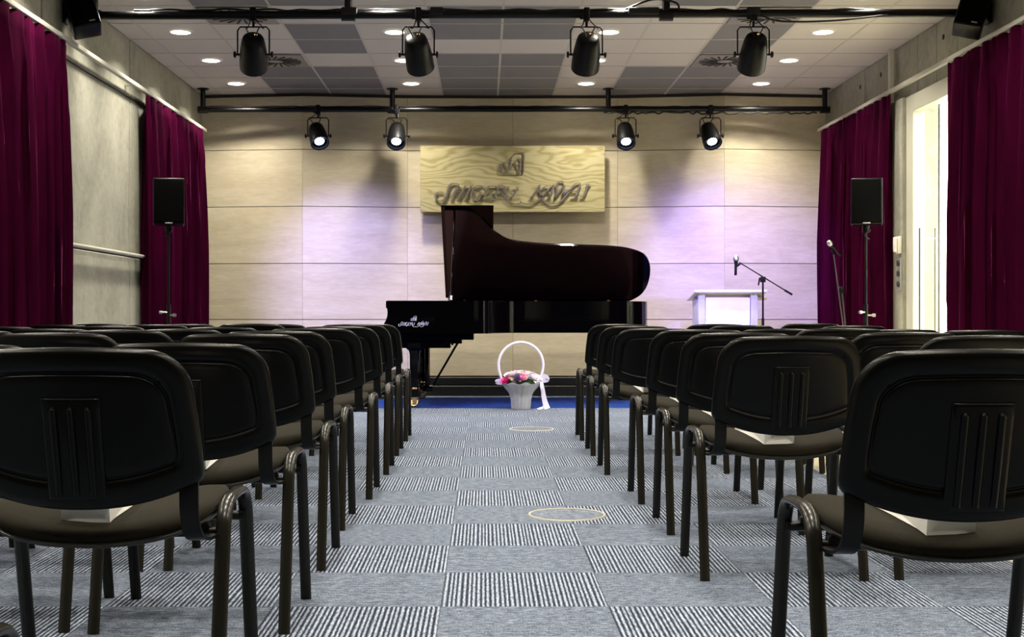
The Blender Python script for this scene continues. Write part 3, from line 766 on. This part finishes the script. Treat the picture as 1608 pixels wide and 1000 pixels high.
EM = [
 [(700,195),(950,185),(950,470),(950,760)], [(950,760),(600,765),(270,755)], [(270,755),(262,620),(270,490)], [(270,490),(400,450),(520,400),(600,330),(660,250),(700,195)],
 [(610,340),(580,520),(560,715)], [(830,330),(740,400),(680,500),(600,640)], [(700,450),(760,560),(820,700),(850,760)], [(840,330),(870,400),(850,470)],
 [(480,440),(420,480),(410,540),(470,580),(520,640),(480,720),(400,730)], [(300,520),(300,620),(340,720)], [(860,480),(850,600),(870,720)], [(380,470),(330,560),(350,660)]]
def strokes(b, groups, fn, W, th):
    """ribbons whose breadth follows a slanted pen; fn(px,py)->point on the surface, nrm towards the viewer (-Y)"""
    for (S, ox, oy, sc_) in groups:
        for st in S:
            P_ = smoothpath([Vector((ox+p[0]/sc_, oy+p[1]/sc_, 0)) for p in st], 7)
            n = len(P_); vs = []; fs = []
            for i, p in enumerate(P_):
                d = (P_[min(i+1, n-1)]-P_[max(i-1, 0)]).normalized()
                nx = Vector((-d.y, d.x, 0)); k = .33+.67*abs(d.y)**1.3
                taper = min(1., (.45+.55*min(i, n-1-i)/max(1, n*.2)))
                h_ = nx*W*.5*k*taper
                a, c_ = fn(p+h_), fn(p-h_)
                vs += [a, c_, c_-Vector((0, th, 0)), a-Vector((0, th, 0))]
            for i in range(n-1):
                for k in range(4): fs.append((i*4+k, i*4+(k+1) % 4, (i+1)*4+(k+1) % 4, (i+1)*4+k))
            fs += [(0, 1, 2, 3), tuple((n-1)*4+k for k in (3, 2, 1, 0))]
            b.add(vs, fs)
TXT = [(A, 680, 275, 11.486), (B, 810, 275, 11.486)]; EMB = [(EM, 770, 230, 18.186)]

# sign board
YS = 13.70
e = thing('sign_board', 'pale wooden sign with raised metal script lettering on the stage wall', 'sign', ((805-VX)*YS/F, YS, 0))
def S_(px, py, y=YS): p = at(px, py, YS); return Vector((p.x, y, p.z))
def loc(o, e): o.matrix_parent_inverse = Matrix.Translation(e.location).inverted(); return o
p0, p1 = S_(660, 333), S_(950, 229)
b = MB(); b.rbox((p0.x, YS, p0.z), (p1.x, YS+.045, p1.z), .004, seg=1); loc(b.build('board', M['ash'], e, smooth=0), e)
b = MB()
for x in (p0.x+.3, p1.x-.3):
    for z in (p0.z+.15, p1.z-.15): b.box((x-.04, YS+.045, z-.04), (x+.04, 13.875, z+.04))
loc(b.build('standoff', M['black_metal'], e, smooth=0), e)
b = MB(); strokes(b, TXT, lambda p: S_(p.x, p.y, YS-.012), 3.3, .013); loc(b.build('lettering', M['letter'], e, smooth=30), e)
b = MB(); strokes(b, EMB, lambda p: S_(p.x, p.y, YS-.010), 1.7, .010); loc(b.build('emblem', M['letter'], e, smooth=30), e)

# ------------------------------------------------------------------ grand piano
PY0, PY1 = 11.80, 13.25       # audience side, far (hinge) side
e = thing('grand_piano', 'glossy black concert grand piano with its lid propped open', 'piano', (.3, 12.5, 0))
plan = [(-.60, 1.45), (-.10, 1.45), (.0, 1.42), (.07, 1.33), (.13, 1.18), (.20, 1.06), (.30, .99), (.45, .955), (.68, .93), (1.0, .915), (1.24, .897), (1.40, .865), (1.52, .80), (1.59, .70), (1.625, .55), (1.635, .40), (1.635, .0), (-.60, .0)]
pl = [(p.x, p.y) for p in smoothpath([(x, w, 0) for x, w in plan[1:16]], 5)]
plan = [plan[0]]+pl+plan[16:]
def inset(poly, d):
    n = len(poly); out = []
    for i in range(n):
        p = Vector(poly[i]); a = (Vector(poly[i])-Vector(poly[i-1])); c_ = (Vector(poly[(i+1) % n])-Vector(poly[i]))
        if a.length < 1e-6 or c_.length < 1e-6: out.append(tuple(p)); continue
        a.normalize(); c_.normalize(); na = Vector((a.y, -a.x)); nc = Vector((c_.y, -c_.x)); k = (na+nc)
        k = k/max(.3, (k.length_squared/2)); out.append((p.x+k.x*d, p.y+k.y*d))
    return out
inn = inset(plan, .045)
def pp(p, z): return Vector((p[0], PY1-p[1], z))
b = MB(); n = len(plan); vs = []
for z in (.688, .993): vs += [pp(p, z) for p in plan]
for z in (.993, .70): vs += [pp(p, z) for p in inn]
fs = []
for q in range(3):
    for i in range(n): fs.append((q*n+i, q*n+(i+1) % n, (q+1)*n+(i+1) % n, (q+1)*n+i))
for i in range(n): fs.append((3*n+i, 3*n+(i+1) % n, (i+1) % n, i))
b.add(vs, fs); loc(b.build('rim', M['piano'], e, smooth=35), e)
b = MB(); b.prism(inset(plan, .044), lambda p: pp(p, .72), lambda p: pp(p, .90)); loc(b.build('iron_plate', M['gold_plate'], e, smooth=35), e)
ck = [(-.895, .993), (-.906, .986), (-.906, .930), (-.895, .918), (-.892, .885), (-.894, .85), (-.905, .815), (-.922, .785), (-.93, .76), (-.93, .690), (-.45, .690), (-.45, .993)]
for y0, y1 in ((PY0-.004, PY0+.065), (PY1-.065, PY1+.004)):
    b = MB(); b.prism(ck, lambda p: Vector((p[0], y0, p[1])), lambda p: Vector((p[0], y1, p[1]))); loc(b.build('cheek', M['piano'], e, smooth=30), e)
b = MB(); b.rbox((-.62, PY0+.06, .72), (-.55, PY1-.06, .993), .006, seg=2); b.rbox((-.70, PY0+.06, .80), (-.62, PY1-.06, .84), .006, seg=2); loc(b.build('fallboard', M['piano'], e), e)
b = MB()
for k in range(52):
    y = PY1-.10-k*.0238; b.rbox((-.86, y-.0228, .745), (-.70, y, .765), .002, seg=1)
loc(b.build('white_keys', M['ivory'], e, smooth=0), e)
b = MB()
for k in range(51):
    if k % 7 in (0, 1, 3, 4, 5):
        y = PY1-.10-(k+1)*.0238; b.rbox((-.80, y-.006, .760), (-.70, y+.006, .777), .002, seg=1)
loc(b.build('black_keys', M['piano'], e, smooth=0), e)
b = MB(); b.rbox((-.93, PY0+.02, .665), (-.094, PY1-.02, .70), .004, seg=1); b.rbox((-.92, PY0+.03, .63), (-.094, PY1-.03, .668), .004, seg=1); b.rbox((-.90, PY0+.05, .595), (-.205, PY1-.05, .632), .004, seg=1)
b.rbox((-.80, PY0+.06, .553), (-.31, PY0+.30, .60), .004, seg=1); b.rbox((-.80, PY1-.30, .553), (-.31, PY1-.06, .60), .004, seg=1)

loc(b.build('keybed', M['piano'], e, smooth=0), e)
# lid
th = math.radians(35.6); ct, st_ = math.cos(th), math.sin(th); HY, HZ = 13.20, 1.0
def LP(x, w, up=0.): return Vector((x, HY-w*ct+up*st_, HZ+w*st_+up*ct))
lo = [(-.20, 1.45), (-.12, 1.425), (-.03, 1.335), (.06, 1.19), (.13, 1.10), (.25, 1.0), (.45, .955), (.68, .93), (1.0, .915), (1.24, .897), (1.42, .86), (1.57, .777), (1.64, .65), (1.668, .467), (1.655, .25), (1.60, .10), (1.50, .0)]
lo = [(-.37, .0), (-.37, 1.45)]+[(p.x, p.y) for p in smoothpath([(x, w, 0) for x, w in lo], 5)]
b = MB(); b.prism(lo, lambda p: LP(p[0], p[1], 0), lambda p: LP(p[0], p[1], .02)); loc(b.build('lid', M['lid'], e, smooth=30), e)
b = MB(); b.prism([(-.395, .03), (-.405, 1.475), (.09, 1.475), (.09, .03)], lambda p: LP(p[0], p[1], .023), lambda p: LP(p[0], p[1], .043)); loc(b.build('front_lid_flap', M['piano'], e, smooth=0), e)
b = MB(); b.tube([(-.307, 11.86, .985), LP(-.278, 1.36, -.002)], .011, 12); b.tube([(-.307, 11.86, .985), (-.302, 11.90, 1.07)], .016, 12); loc(b.build('lid_prop', M['piano'], e), e)
b = MB(); b.tube([(-.307, 11.86, .995), (-.304, 11.875, 1.035)], .019, 12); loc(b.build('prop_ferrule', M['chrome'], e), e)
for x in (-.20, .535, 1.285):
    b = MB(); b.tube([(x-.03, HY+.005, HZ+.005), (x+.03, HY+.005, HZ+.005)], .009, 10); b.box((x-.03, HY-.04, HZ-.008), (x+.03, HY, HZ-.002)); b.rbox((x-.012, HY-.02, HZ-.005), (x+.012, HY, HZ+.035), .003)
    loc(b.build('hinge', M['brass'], e), e)
def pleg(x, y):
    b = MB(); sec = [(.60, .085, .085), (.555, .083, .083), (.53, .055, .055), (.50, .046, .046), (.35, .043, .043), (.17, .038, .038), (.165, .055, .055), (.10, .055, .055)]
    vs = []; fs = []
    for z, hx, hy in sec:
        c_ = .3
        for sx, sy in ((-1,-1+c_),(-1+c_,-1),(1-c_,-1),(1,-1+c_),(1,1-c_),(1-c_,1),(-1+c_,1),(-1,1-c_)): vs.append((x+sx*hx, y+sy*hy, z))
    for i in range(len(sec)-1):
        for k in range(8): fs.append((i*8+k, i*8+(k+1) % 8, (i+1)*8+(k+1) % 8, (i+1)*8+k))
    fs += [tuple(range(8)), tuple((len(sec)-1)*8+k for k in range(8))]; b.add(vs, fs)
    o = loc(b.build('leg', M['piano'], e, smooth=30), e)
    b = MB(); b.lathe([(.042, .16), (.046, .165), (.046, .180), (.042, .185)], 20, Matrix.Translation((x, y, 0))); c1 = b.build('leg_ring', M['brass'], o)
    c1.matrix_parent_inverse = loc_inv(o)
    b = MB(); b.lathe([(.043, -.017), (.047, -.01), (.047, .01), (.043, .017)], 24, Matrix.Translation((x-.012, y, .048)) @ Matrix.Rotation(PI/2-.3, 4, 'X') )
    b.rbox((x-.035, y-.035, .075), (x+.035, y+.035, .105), .01); b.box((x-.02, y-.034, .03), (x+.02, y-.028, .09)); b.box((x-.02, y+.028, .03), (x+.02, y+.034, .09))
    c2 = b.build('castor', M['brass'], o); c2.matrix_parent_inverse = loc_inv(o)
def loc_inv(o): return (Matrix.Translation(e.location) @ o.matrix_parent_inverse @ Matrix.Identity(4)).inverted()
pleg(-.647, 11.93); pleg(-.625, 13.08); pleg(1.30, 12.80)
b = MB()
for y in (12.42, 12.62): b.rbox((-.575, y-.02, .16), (-.535, y+.02, .60), .005)
b.rbox((-.60, 12.36, .12), (-.50, 12.68, .17), .006); b.tube([(-.50, 12.52, .17), (-.25, 12.52, .60)], .011, 10); loc(b.build('pedal_lyre', M['piano'], e), e)
for y in (12.46, 12.52, 12.58):
    b = MB(); b.rbox((-.70, y-.014, .085), (-.58, y+.014, .10), .005); loc(b.build('pedal', M['brass'], e), e)
# maker's mark on the side
def logo(p, y=PY0-.005):
    # sign px box -> piano px box
    x = 626+(p.x-684)*(48/246.); yy_ = 505+(p.y-287)*(8.6/35.)
    q = at(x, yy_, PY0); return Vector((q.x, y, q.z))
def logo2(p):
    x = 645.5+(p.x-784)*(9.0/42.); yy_ = 496+(p.y-239)*(8/35.); q = at(x, yy_, PY0); return Vector((q.x, PY0-.005, q.z))
b = MB(); strokes(b, TXT, logo, 4.4, .002); strokes(b, EMB, logo2, 4.4, .002)
loc(b.build('maker_lettering', M['logo_white'], e, smooth=0), e)

# ------------------------------------------------------------------ flower basket
bx, by = (818-VX)*11.72/F, 11.72
e = thing('flower_basket', 'white wicker basket with tall handle and bow, on the carpet before the piano', 'basket', (bx, by, 0))
b = MB(); seg = 60; prof = [(.080, 0), (.083, .01), (.089, .08), (.096, .125), (.112, .155), (.142, .19), (.160, .218), (.165, .225), (.155, .226), (.135, .20), (.10, .15)]
vs = []; fs = []
for i, (r, z) in enumerate(prof):
    for k in range(seg):
        a = 2*PI*k/seg; r2 = r+(.0060 if (k//2) % 2 else 0)*(1 if i < 8 else 0)
        vs.append((math.cos(a)*r2, math.sin(a)*r2, z+(.006*math.sin(a*6) if i in (6, 7, 8) else 0)))
for i in range(len(prof)-1):
    for k in range(seg): fs.append((i*seg+k, i*seg+(k+1) % seg, (i+1)*seg+(k+1) % seg, (i+1)*seg+k))
fs.append(tuple(range(seg))[::-1]); b.add(vs, fs)
for z, r in [(zz*.0125+.008, .0835+.0085*zz/9) for zz in range(9)]:
    b.tube([(math.cos(2*PI*k/40)*(r+.002), math.sin(2*PI*k/40)*(r+.002), z+.0025*(1 if k % 2 else -1)) for k in range(40)], .0035, 5, closed=True)
b.build('basket_body', M['wicker'], e, smooth=60)
b = MB(); hp = []
for k in range(33):
    a = PI*k/32; hp.append((-.205*math.cos(a)*(1-.0*math.sin(a)), 0, .40+.210*math.sin(a)))
hp = [(-.150, 0, .215), (-.175, 0, .27), (-.198, 0, .34)]+hp+[(.198, 0, .34), (.175, 0, .27), (.150, 0, .215)]
hh = []
sp = smoothpath(hp, 3)
b.tube(sp, [.0115+(.0015 if k % 3 == 0 else 0) for k in range(len(sp))], 10); b.build('basket_handle', M['handle_wrap'], e, smooth=50)
b = MB(); w_ = MB()
def strip(pts, wd, up=(0, 0, 1), th=.002): 
    q = MB(); return pts
bow = MB()
bow.ribbon(smoothpath([(.185, -.03, .27), (.215, -.04, .30), (.235, -.045, .29), (.24, -.045, .27), (.215, -.04, .262), (.185, -.03, .265)], 5), .04, .0025, (.3, -.2, 1))
bow.ribbon(smoothpath([(.185, -.03, .27), (.155, -.05, .30), (.135, -.055, .285), (.15, -.05, .265), (.185, -.03, .265)], 5), .036, .0025, (-.3, -.2, 1))
bow.rbox((.172, -.045, .252), (.198, -.015, .28), .008)
bow.ribbon(smoothpath([(.186, -.03, .262), (.195, -.045, .20), (.205, -.05, .13), (.220, -.06, .06), (.238, -.08, .006)], 6), [.026+.030*k/24 for k in range(25)], .0025, (1, -.15, 0))
bow.ribbon(smoothpath([(.186, -.03, .262), (.185, -.06, .20), (.205, -.04, .12), (.21, -.05, .03), (.17, -.08, .008), (.145, -.09, .006)], 6), .022, .0025, (1, .4, 0))
bow.build('ribbon_bow', M['ribbon'], e, smooth=60); bow = MB()
bow.ribbon(smoothpath([(-.165, -.02, .235), (-.19, -.03, .262), (-.225, -.03, .255), (-.215, -.03, .24), (-.165, -.02, .235)], 5), .03, .0025, (-.2, -.2, 1))
bow.build('side_bow', M['ribbon'], e, smooth=60)
b = MB(); N_ = 90
vs = []; fs = []
for i, (r, z) in enumerate(((.13, .212), (.155, .222), (.172, .236), (.178, .242))):
    for k in range(N_):
        a = 2*PI*k/N_; vs.append((math.cos(a)*(r+.006*math.sin(13*a)*(i/3)), math.sin(a)*(r+.006*math.sin(13*a)*(i/3)), z+.009*math.sin(9*a+1)*(i/3)))
for i in range(3):
    for k in range(N_): fs.append((i*N_+k, i*N_+(k+1) % N_, (i+1)*N_+(k+1) % N_, (i+1)*N_+k))
b.add(vs, fs); b.build('lace_collar', M['handle_wrap'], e, smooth=60)
def rose(name, m_):
    b = MB()
    for ringi, (R_, n_, tilt, sz_) in enumerate(((.0, 1, 0, .012), (.008, 3, .25, .016), (.015, 5, .65, .020), (.021, 6, 1.05, .022))):
        for k in range(n_):
            a = 2*PI*k/n_+ringi*.6; Mx = Matrix.Rotation(a, 4, 'Z') @ Matrix.Translation((R_, 0, .012-.003*ringi)) @ Matrix.Rotation(tilt, 4, 'Y')
            vs = []; fs = []
            for i in range(5):
                for j in range(5):
                    u, v_ = (i/4-.5)*2, j/4
                    wv = sz_*(.5+.6*math.sin(PI*min(1, v_*.9+.1)))
                    vs.append(Mx @ Vector((.006*(1-u*u)-.004+.006*v_*v_, u*wv, v_*sz_*1.35)))
            for i in range(4):
                for j in range(4): fs.append((i*5+j, (i+1)*5+j, (i+1)*5+j+1, i*5+j+1))
            b.add(vs, fs)
    return b.build(name, m_, smooth=70)
cols = ['white', 'blush', 'pink', 'magenta', 'cream', 'purple']; protos = {}
spots = []
spec = [('magenta', -.125, -.085, 1.0), ('magenta', -.142, -.045, .9), ('cream', -.085, -.115, .8), ('purple', -.045, -.128, .9), ('purple', -.02, -.13, .8), ('pink', .012, -.125, 1.1), ('white', .0, -.09, 1.0),
        ('white', -.09, -.07, 1.1), ('white', -.04, -.08, 1.2), ('blush', -.03, -.03, 1.2), ('white', -.02, .03, 1.2), ('white', -.10, -.01, 1.1), ('white', .05, -.06, 1.2), ('white', .055, -.115, 1.0),
        ('white', .095, -.09, 1.1), ('white', .115, -.04, 1.1), ('blush', .03, -.01, 1.2), ('white', .085, .01, 1.1), ('pink', -.06, .04, 1.1), ('white', .02, .06, 1.1), ('blush', -.11, .05, 1.0), ('white', .09, .07, 1.0), ('white', .135, .01, .9), ('white', -.02, .11, 1), ('white', -.15, .01, .8)]
for nm, x, y, s_ in spec:
    if nm not in protos: protos[nm] = rose('rose', M['petal_'+nm]); o = protos[nm]
    else: o = protos[nm].copy(); C.objects.link(o)
    rr_ = math.hypot(x, y); z = .222+.105*math.sqrt(max(0, 1-(rr_/.165)**2))
    o.location = (bx+x, by+y, z-.012); o.scale = (s_*1.1,)*3; o.rotation_euler = (-y*4.2, x*4.2, rj.uniform(0, 6))
    tag(o, '%s rose in the white wicker basket by the piano' % nm, 'flower', 'roses in the flower basket')
b = MB(); b.lathe([(.001, .298), (.06, .288), (.11, .262), (.145, .22), (.10, .16)], 24, cap=False); 
for k in range(16):
    a = rj.uniform(0, 2*PI); r_ = rj.uniform(.03, .13); c_ = Vector((math.cos(a)*r_, math.sin(a)*r_, .245+.085*math.sqrt(max(0, 1-(r_/.16)**2)))); d = Vector((math.cos(a+1), math.sin(a+1), .3))*.03; s2 = Vector((-d.y, d.x, 0))*.35
    b.add([c_-d, c_+s2, c_+d, c_-s2], [(0, 1, 2, 3)])
b.build('foliage', M['leaf'], e, smooth=0)

# ------------------------------------------------------------------ lectern
yL = 12.75
def q(px, py, y=yL): return at(px, py, y)
xl, xr = q(1092, 0).x, q(1197, 0).x; zt = q(0, 455).z
e = thing('lectern', 'white lectern with grey side posts at the right of the stage', 'lectern', ((xl+xr)/2, yL, 0))
W2 = (xr-xl)/2
b = MB(); Mx = Matrix.Translation((0, .0, zt-.015)) @ Matrix.Rotation(math.radians(-9), 4, 'X'); b.rbox((-W2-.01, -.02, -.012), (W2+.045, .50, .012), .004, Mx); b.build('top', M['white_lacquer'], e)
b = MB(); b.rbox((W2-.02, .12, zt-.10), (W2+.075, .46, zt-.07), .004, Matrix.Identity(4)); b.build('side_shelf', M['lino'], e)
for s_ in (-1, 1):
    x = -W2+.07 if s_ < 0 else W2-.07
    b = MB(); b.rbox((x-.035, .04, .026), (x+.035, .40, zt-.095), .006); b.rbox((x-.034, .042, zt-.10), (x+.034, .10, zt-.03), .003); b.build('side_post', M['grey_alu'], e)
b = MB(); b.rbox((-W2+.112, .05, .06), (W2-.112, .07, zt-.075), .003); b.build('front_panel', M['white_lacquer'], e)
b = MB(); b.rbox((-W2+.0, .02, .0), (W2-.0, .45, .025), .006); b.build('base', M['grey_alu'], e)

# ------------------------------------------------------------------ microphone stands and microphones
def mic(lab, p, d):
    e = thing('microphone', lab, 'microphone', p)
    Mx = lookM((0, 0, 0), d)
    b = MB(); b.lathe([(.0105, -.09), (.012, -.085), (.0125, 0), (.018, .035), (.024, .05)], 16, Mx); b.build('mic_body', M['black_metal'], e)
    b = MB(); b.lathe([(.025, .045), (.0265, .055), (.0265, .066), (.023, .082), (.012, .093), (.001, .096)], 16, Mx, cap=False); b.build('mic_grille', M['steel'], e)
    return e
def tripod(b, h=.10, r=.30):
    for k in range(3):
        a = 2*PI*k/3+.4; b.tube([(0, 0, h), (math.cos(a)*r, math.sin(a)*r, .012)], .008, 8)
yM = 12.45
px0 = at(1198, 0, yM).x
e = thing('microphone_stand', 'black boom microphone stand beside the white lectern', 'microphone stand', (px0, yM, 0))
def ml(px, py): v_ = at(px, py, yM); return Vector((v_.x-px0, 0, v_.z))
b = MB(); b.tube([(0, 0, .08), (0, 0, ml(1198, 438).z)], .0095, 10); b.tube([(0, 0, .55), (0, 0, .83)], .014, 10, ); b.build('pole', M['black_metal'], e)
b = MB(); b.tube([ml(1161, 412), ml(1243, 462)], .006, 10); b.tube([ml(1232, 455.5), ml(1244, 462.5)], .0105, 10); b.build('boom', M['black_metal'], e)
b = MB(); b.rbox(ml(1198, 440)-Vector((.025, .015, .02)), ml(1198, 440)+Vector((.025, .015, .035)), .006); b.tube([ml(1193, 436), ml(1191, 448)], .008, 8); b.build('boom_clutch', M['black_metal'], e)
b = MB(); tripod(b); b.build('tripod_base', M['black_metal'], e)
b = MB(); b.tube([ml(1157, 418), ml(1163, 413)], .012, 10); b.build('mic_clip', M['black_metal'], e)
mic('black handheld microphone clipped to the boom stand by the lectern', at(1155.5, 417, yM), (.03, 0, 1.0)).scale = (1.05,)*3
b = MB(); 
# second, straight stand by the right curtain
yM2 = 11.7; bp = at(1336, 0, yM2).x; tp = at(1309, 398, yM2)
e = thing('microphone_stand', 'thin leaning microphone stand in front of the right curtain', 'microphone stand', (bp+.02, yM2, 0))
b = MB(); b.tube([(0, 0, .09), (tp.x-bp-.02, 0, tp.z)], .0065, 8); b.tube([(0, 0, .09), ((at(1322, 455, yM2).x-bp-.02)+.0, 0, at(0, 455, yM2).z)], .0075, 8); b.build('pole', M['dark_steel'], e)
b = MB(); v_ = at(1322, 455, yM2); b.rbox((v_.x-bp-.045, -.02, v_.z-.03), (v_.x-bp+.0, .02, v_.z+.03), .006); b.tube([(v_.x-bp-.03, 0, v_.z), (v_.x-bp-.03, 0, v_.z-.12)], .005, 6); b.build('clutch', M['black_metal'], e)
b = MB(); tripod(b, .12, .13); b.build('tripod_base', M['black_metal'], e)
b = MB(); b.tube([(tp.x-bp-.02, 0, tp.z-.01), (tp.x-bp-.02-.02, 0, tp.z+.03)], .010, 8); b.build('mic_clip', M['black_metal'], e)
mic('grey microphone on the leaning stand before the right curtain', at(1310.5, 390, yM2), (-.58, -.1, .62))

# ------------------------------------------------------------------ PA speakers on stands
for cx_, side, nm in ((265, 1, 'left'), (1361, -1, 'right')):
    yS = 10.6; c_ = at(cx_, 315.5, yS); hw, hh = 24*yS/F, 36.5*yS/F
    e = thing('loudspeaker', 'black loudspeaker on a stand before the %s stage curtain' % nm, 'speaker', c_, side*math.atan2(abs(c_.x), yS), group='loudspeakers on tripod stands')
    b = MB(); b.rbox((-hw, -.0, -hh), (hw, .26, hh), .012); b.build('cabinet', M['black_plastic'], e)
    b = MB(); b.rbox((-hw+.012, -.010, -hh+.022), (hw-.012, .004, hh-.012), .006); b.build('grille', M['grille'], e)
    b = MB(); b.rbox((-.03, -.006, -hh+.006), (.03, .0, -hh+.016), .001); b.build('badge', M['badge'], e)
    e = thing('speaker_stand', 'black tripod stand carrying the %s loudspeaker' % nm, 'speaker stand', (c_.x-side*.033, yS+.13, 0), group='tripod speaker stands')
    zt_ = c_.z-hh
    b = MB(); b.tube([(0, 0, .15), (0, 0, .95)], .017, 12); b.tube([(0, 0, .9), (0, 0, zt_)], .010, 12); b.lathe([(.03, zt_-.06), (.03, zt_-.002)], 14); b.build('pole', M['black_metal'], e)
    for k in range(3):
        a = 2*PI*k/3+PI/2; b = MB(); b.tube([(0, 0, .75), (math.cos(a)*.42, math.sin(a)*.42, .012)], .010, 8); b.tube([(0, 0, .25), (math.cos(a)*.26, math.sin(a)*.26, .30)], .006, 6); b.build('leg', M['black_metal'], e)
    for s_, z in ((-1, .885), (1, .86)):
        b = MB(); b.tube([(0, 0, z), (s_*.05, -.03, z)], .007, 8); b.tube([(s_*.045, -.03, z), (s_*.068, -.04, z)], .014, 10); b.build('knob', M['steel'], e)
    b = MB(); b.tube(smoothpath([(.03, -.02, zt_-.04), (-.02, -.03, zt_-.08), (.02, -.025, zt_-.12)], 4), .006, 6); b.build('clip', M['black_metal'], e)

# ------------------------------------------------------------------ stage lighting
xs = [(-.715+1.0*0)]
FX = [(px-VX)*YFR/F for px, _, _ in FR]
lav = (.50, .42, 1.0)
spot('front beam', (FX[0], YFR+.14, 2.62), (-1.40, 13.8, 1.15), (.40, .35, 1.0), 950, 33, .9, .05)
spot('front beam', (FX[1], YFR+.14, 2.62), (2.85, 13.8, 1.12), (.24, .16, 1.0), 850, 34, .9, .05)
spot('front beam', (FX[3], YFR+.14, 2.62), (2.75, 13.8, 1.12), (.25, .17, 1.0), 800, 36, .9, .05)
spot('front beam', (FX[0], YFR+.14, 2.66), (.2, 12.8, .2), (.10, .14, 1.0), 200, 40, .8, .05)
spot('front beam', (FX[3], YFR+.14, 2.66), (.4, 12.8, .2), (.10, .14, 1.0), 200, 40, .8, .05)
RX = [(px-VX)*YRR/F for px, _, _, _ in RR]
for k, (px, d, nm, _) in enumerate(RR):
    dv = Vector(d).normalized(); p = Vector((RX[k], YRR-.02, ZRR-.30*.93))+dv*.13
    spot('stage beam', p, p+dv*3, (.30, .38, 1.0), 110, 60, .7, .05)

# ------------------------------------------------------------------ world, camera, view
w = bpy.data.worlds.new('World'); sc.world = w; w.use_nodes = True
w.node_tree.nodes['Background'].inputs[0].default_value = (.8, .85, 1, 1); w.node_tree.nodes['Background'].inputs[1].default_value = .02
cam = bpy.data.cameras.new('Camera'); co = bpy.data.objects.new('Camera', cam); C.objects.link(co); sc.camera = co
co.location = (0, 0, CAMH); co.rotation_euler = (PI/2, 0, 0)
cam.sensor_width = 36; cam.lens = 36*F/1608; cam.shift_x = (804-VX)/1608; cam.shift_y = -(500-VY)/1608; cam.clip_start = .05; cam.clip_end = 100
sc.view_settings.view_transform = 'Standard'; sc.view_settings.look = 'None'; sc.view_settings.gamma = 1; sc.view_settings.exposure = 0.0; sc.view_settings.use_curve_mapping = False
cy = sc.cycles
cy.use_denoising = True; cy.max_bounces = 8; cy.diffuse_bounces = 5; cy.glossy_bounces = 4; cy.transparent_max_bounces = 8
cy.caustics_reflective = False; cy.caustics_refractive = False; cy.sample_clamp_indirect = 6; cy.blur_glossy = .5
try: cy.use_light_tree = True
except Exception: pass
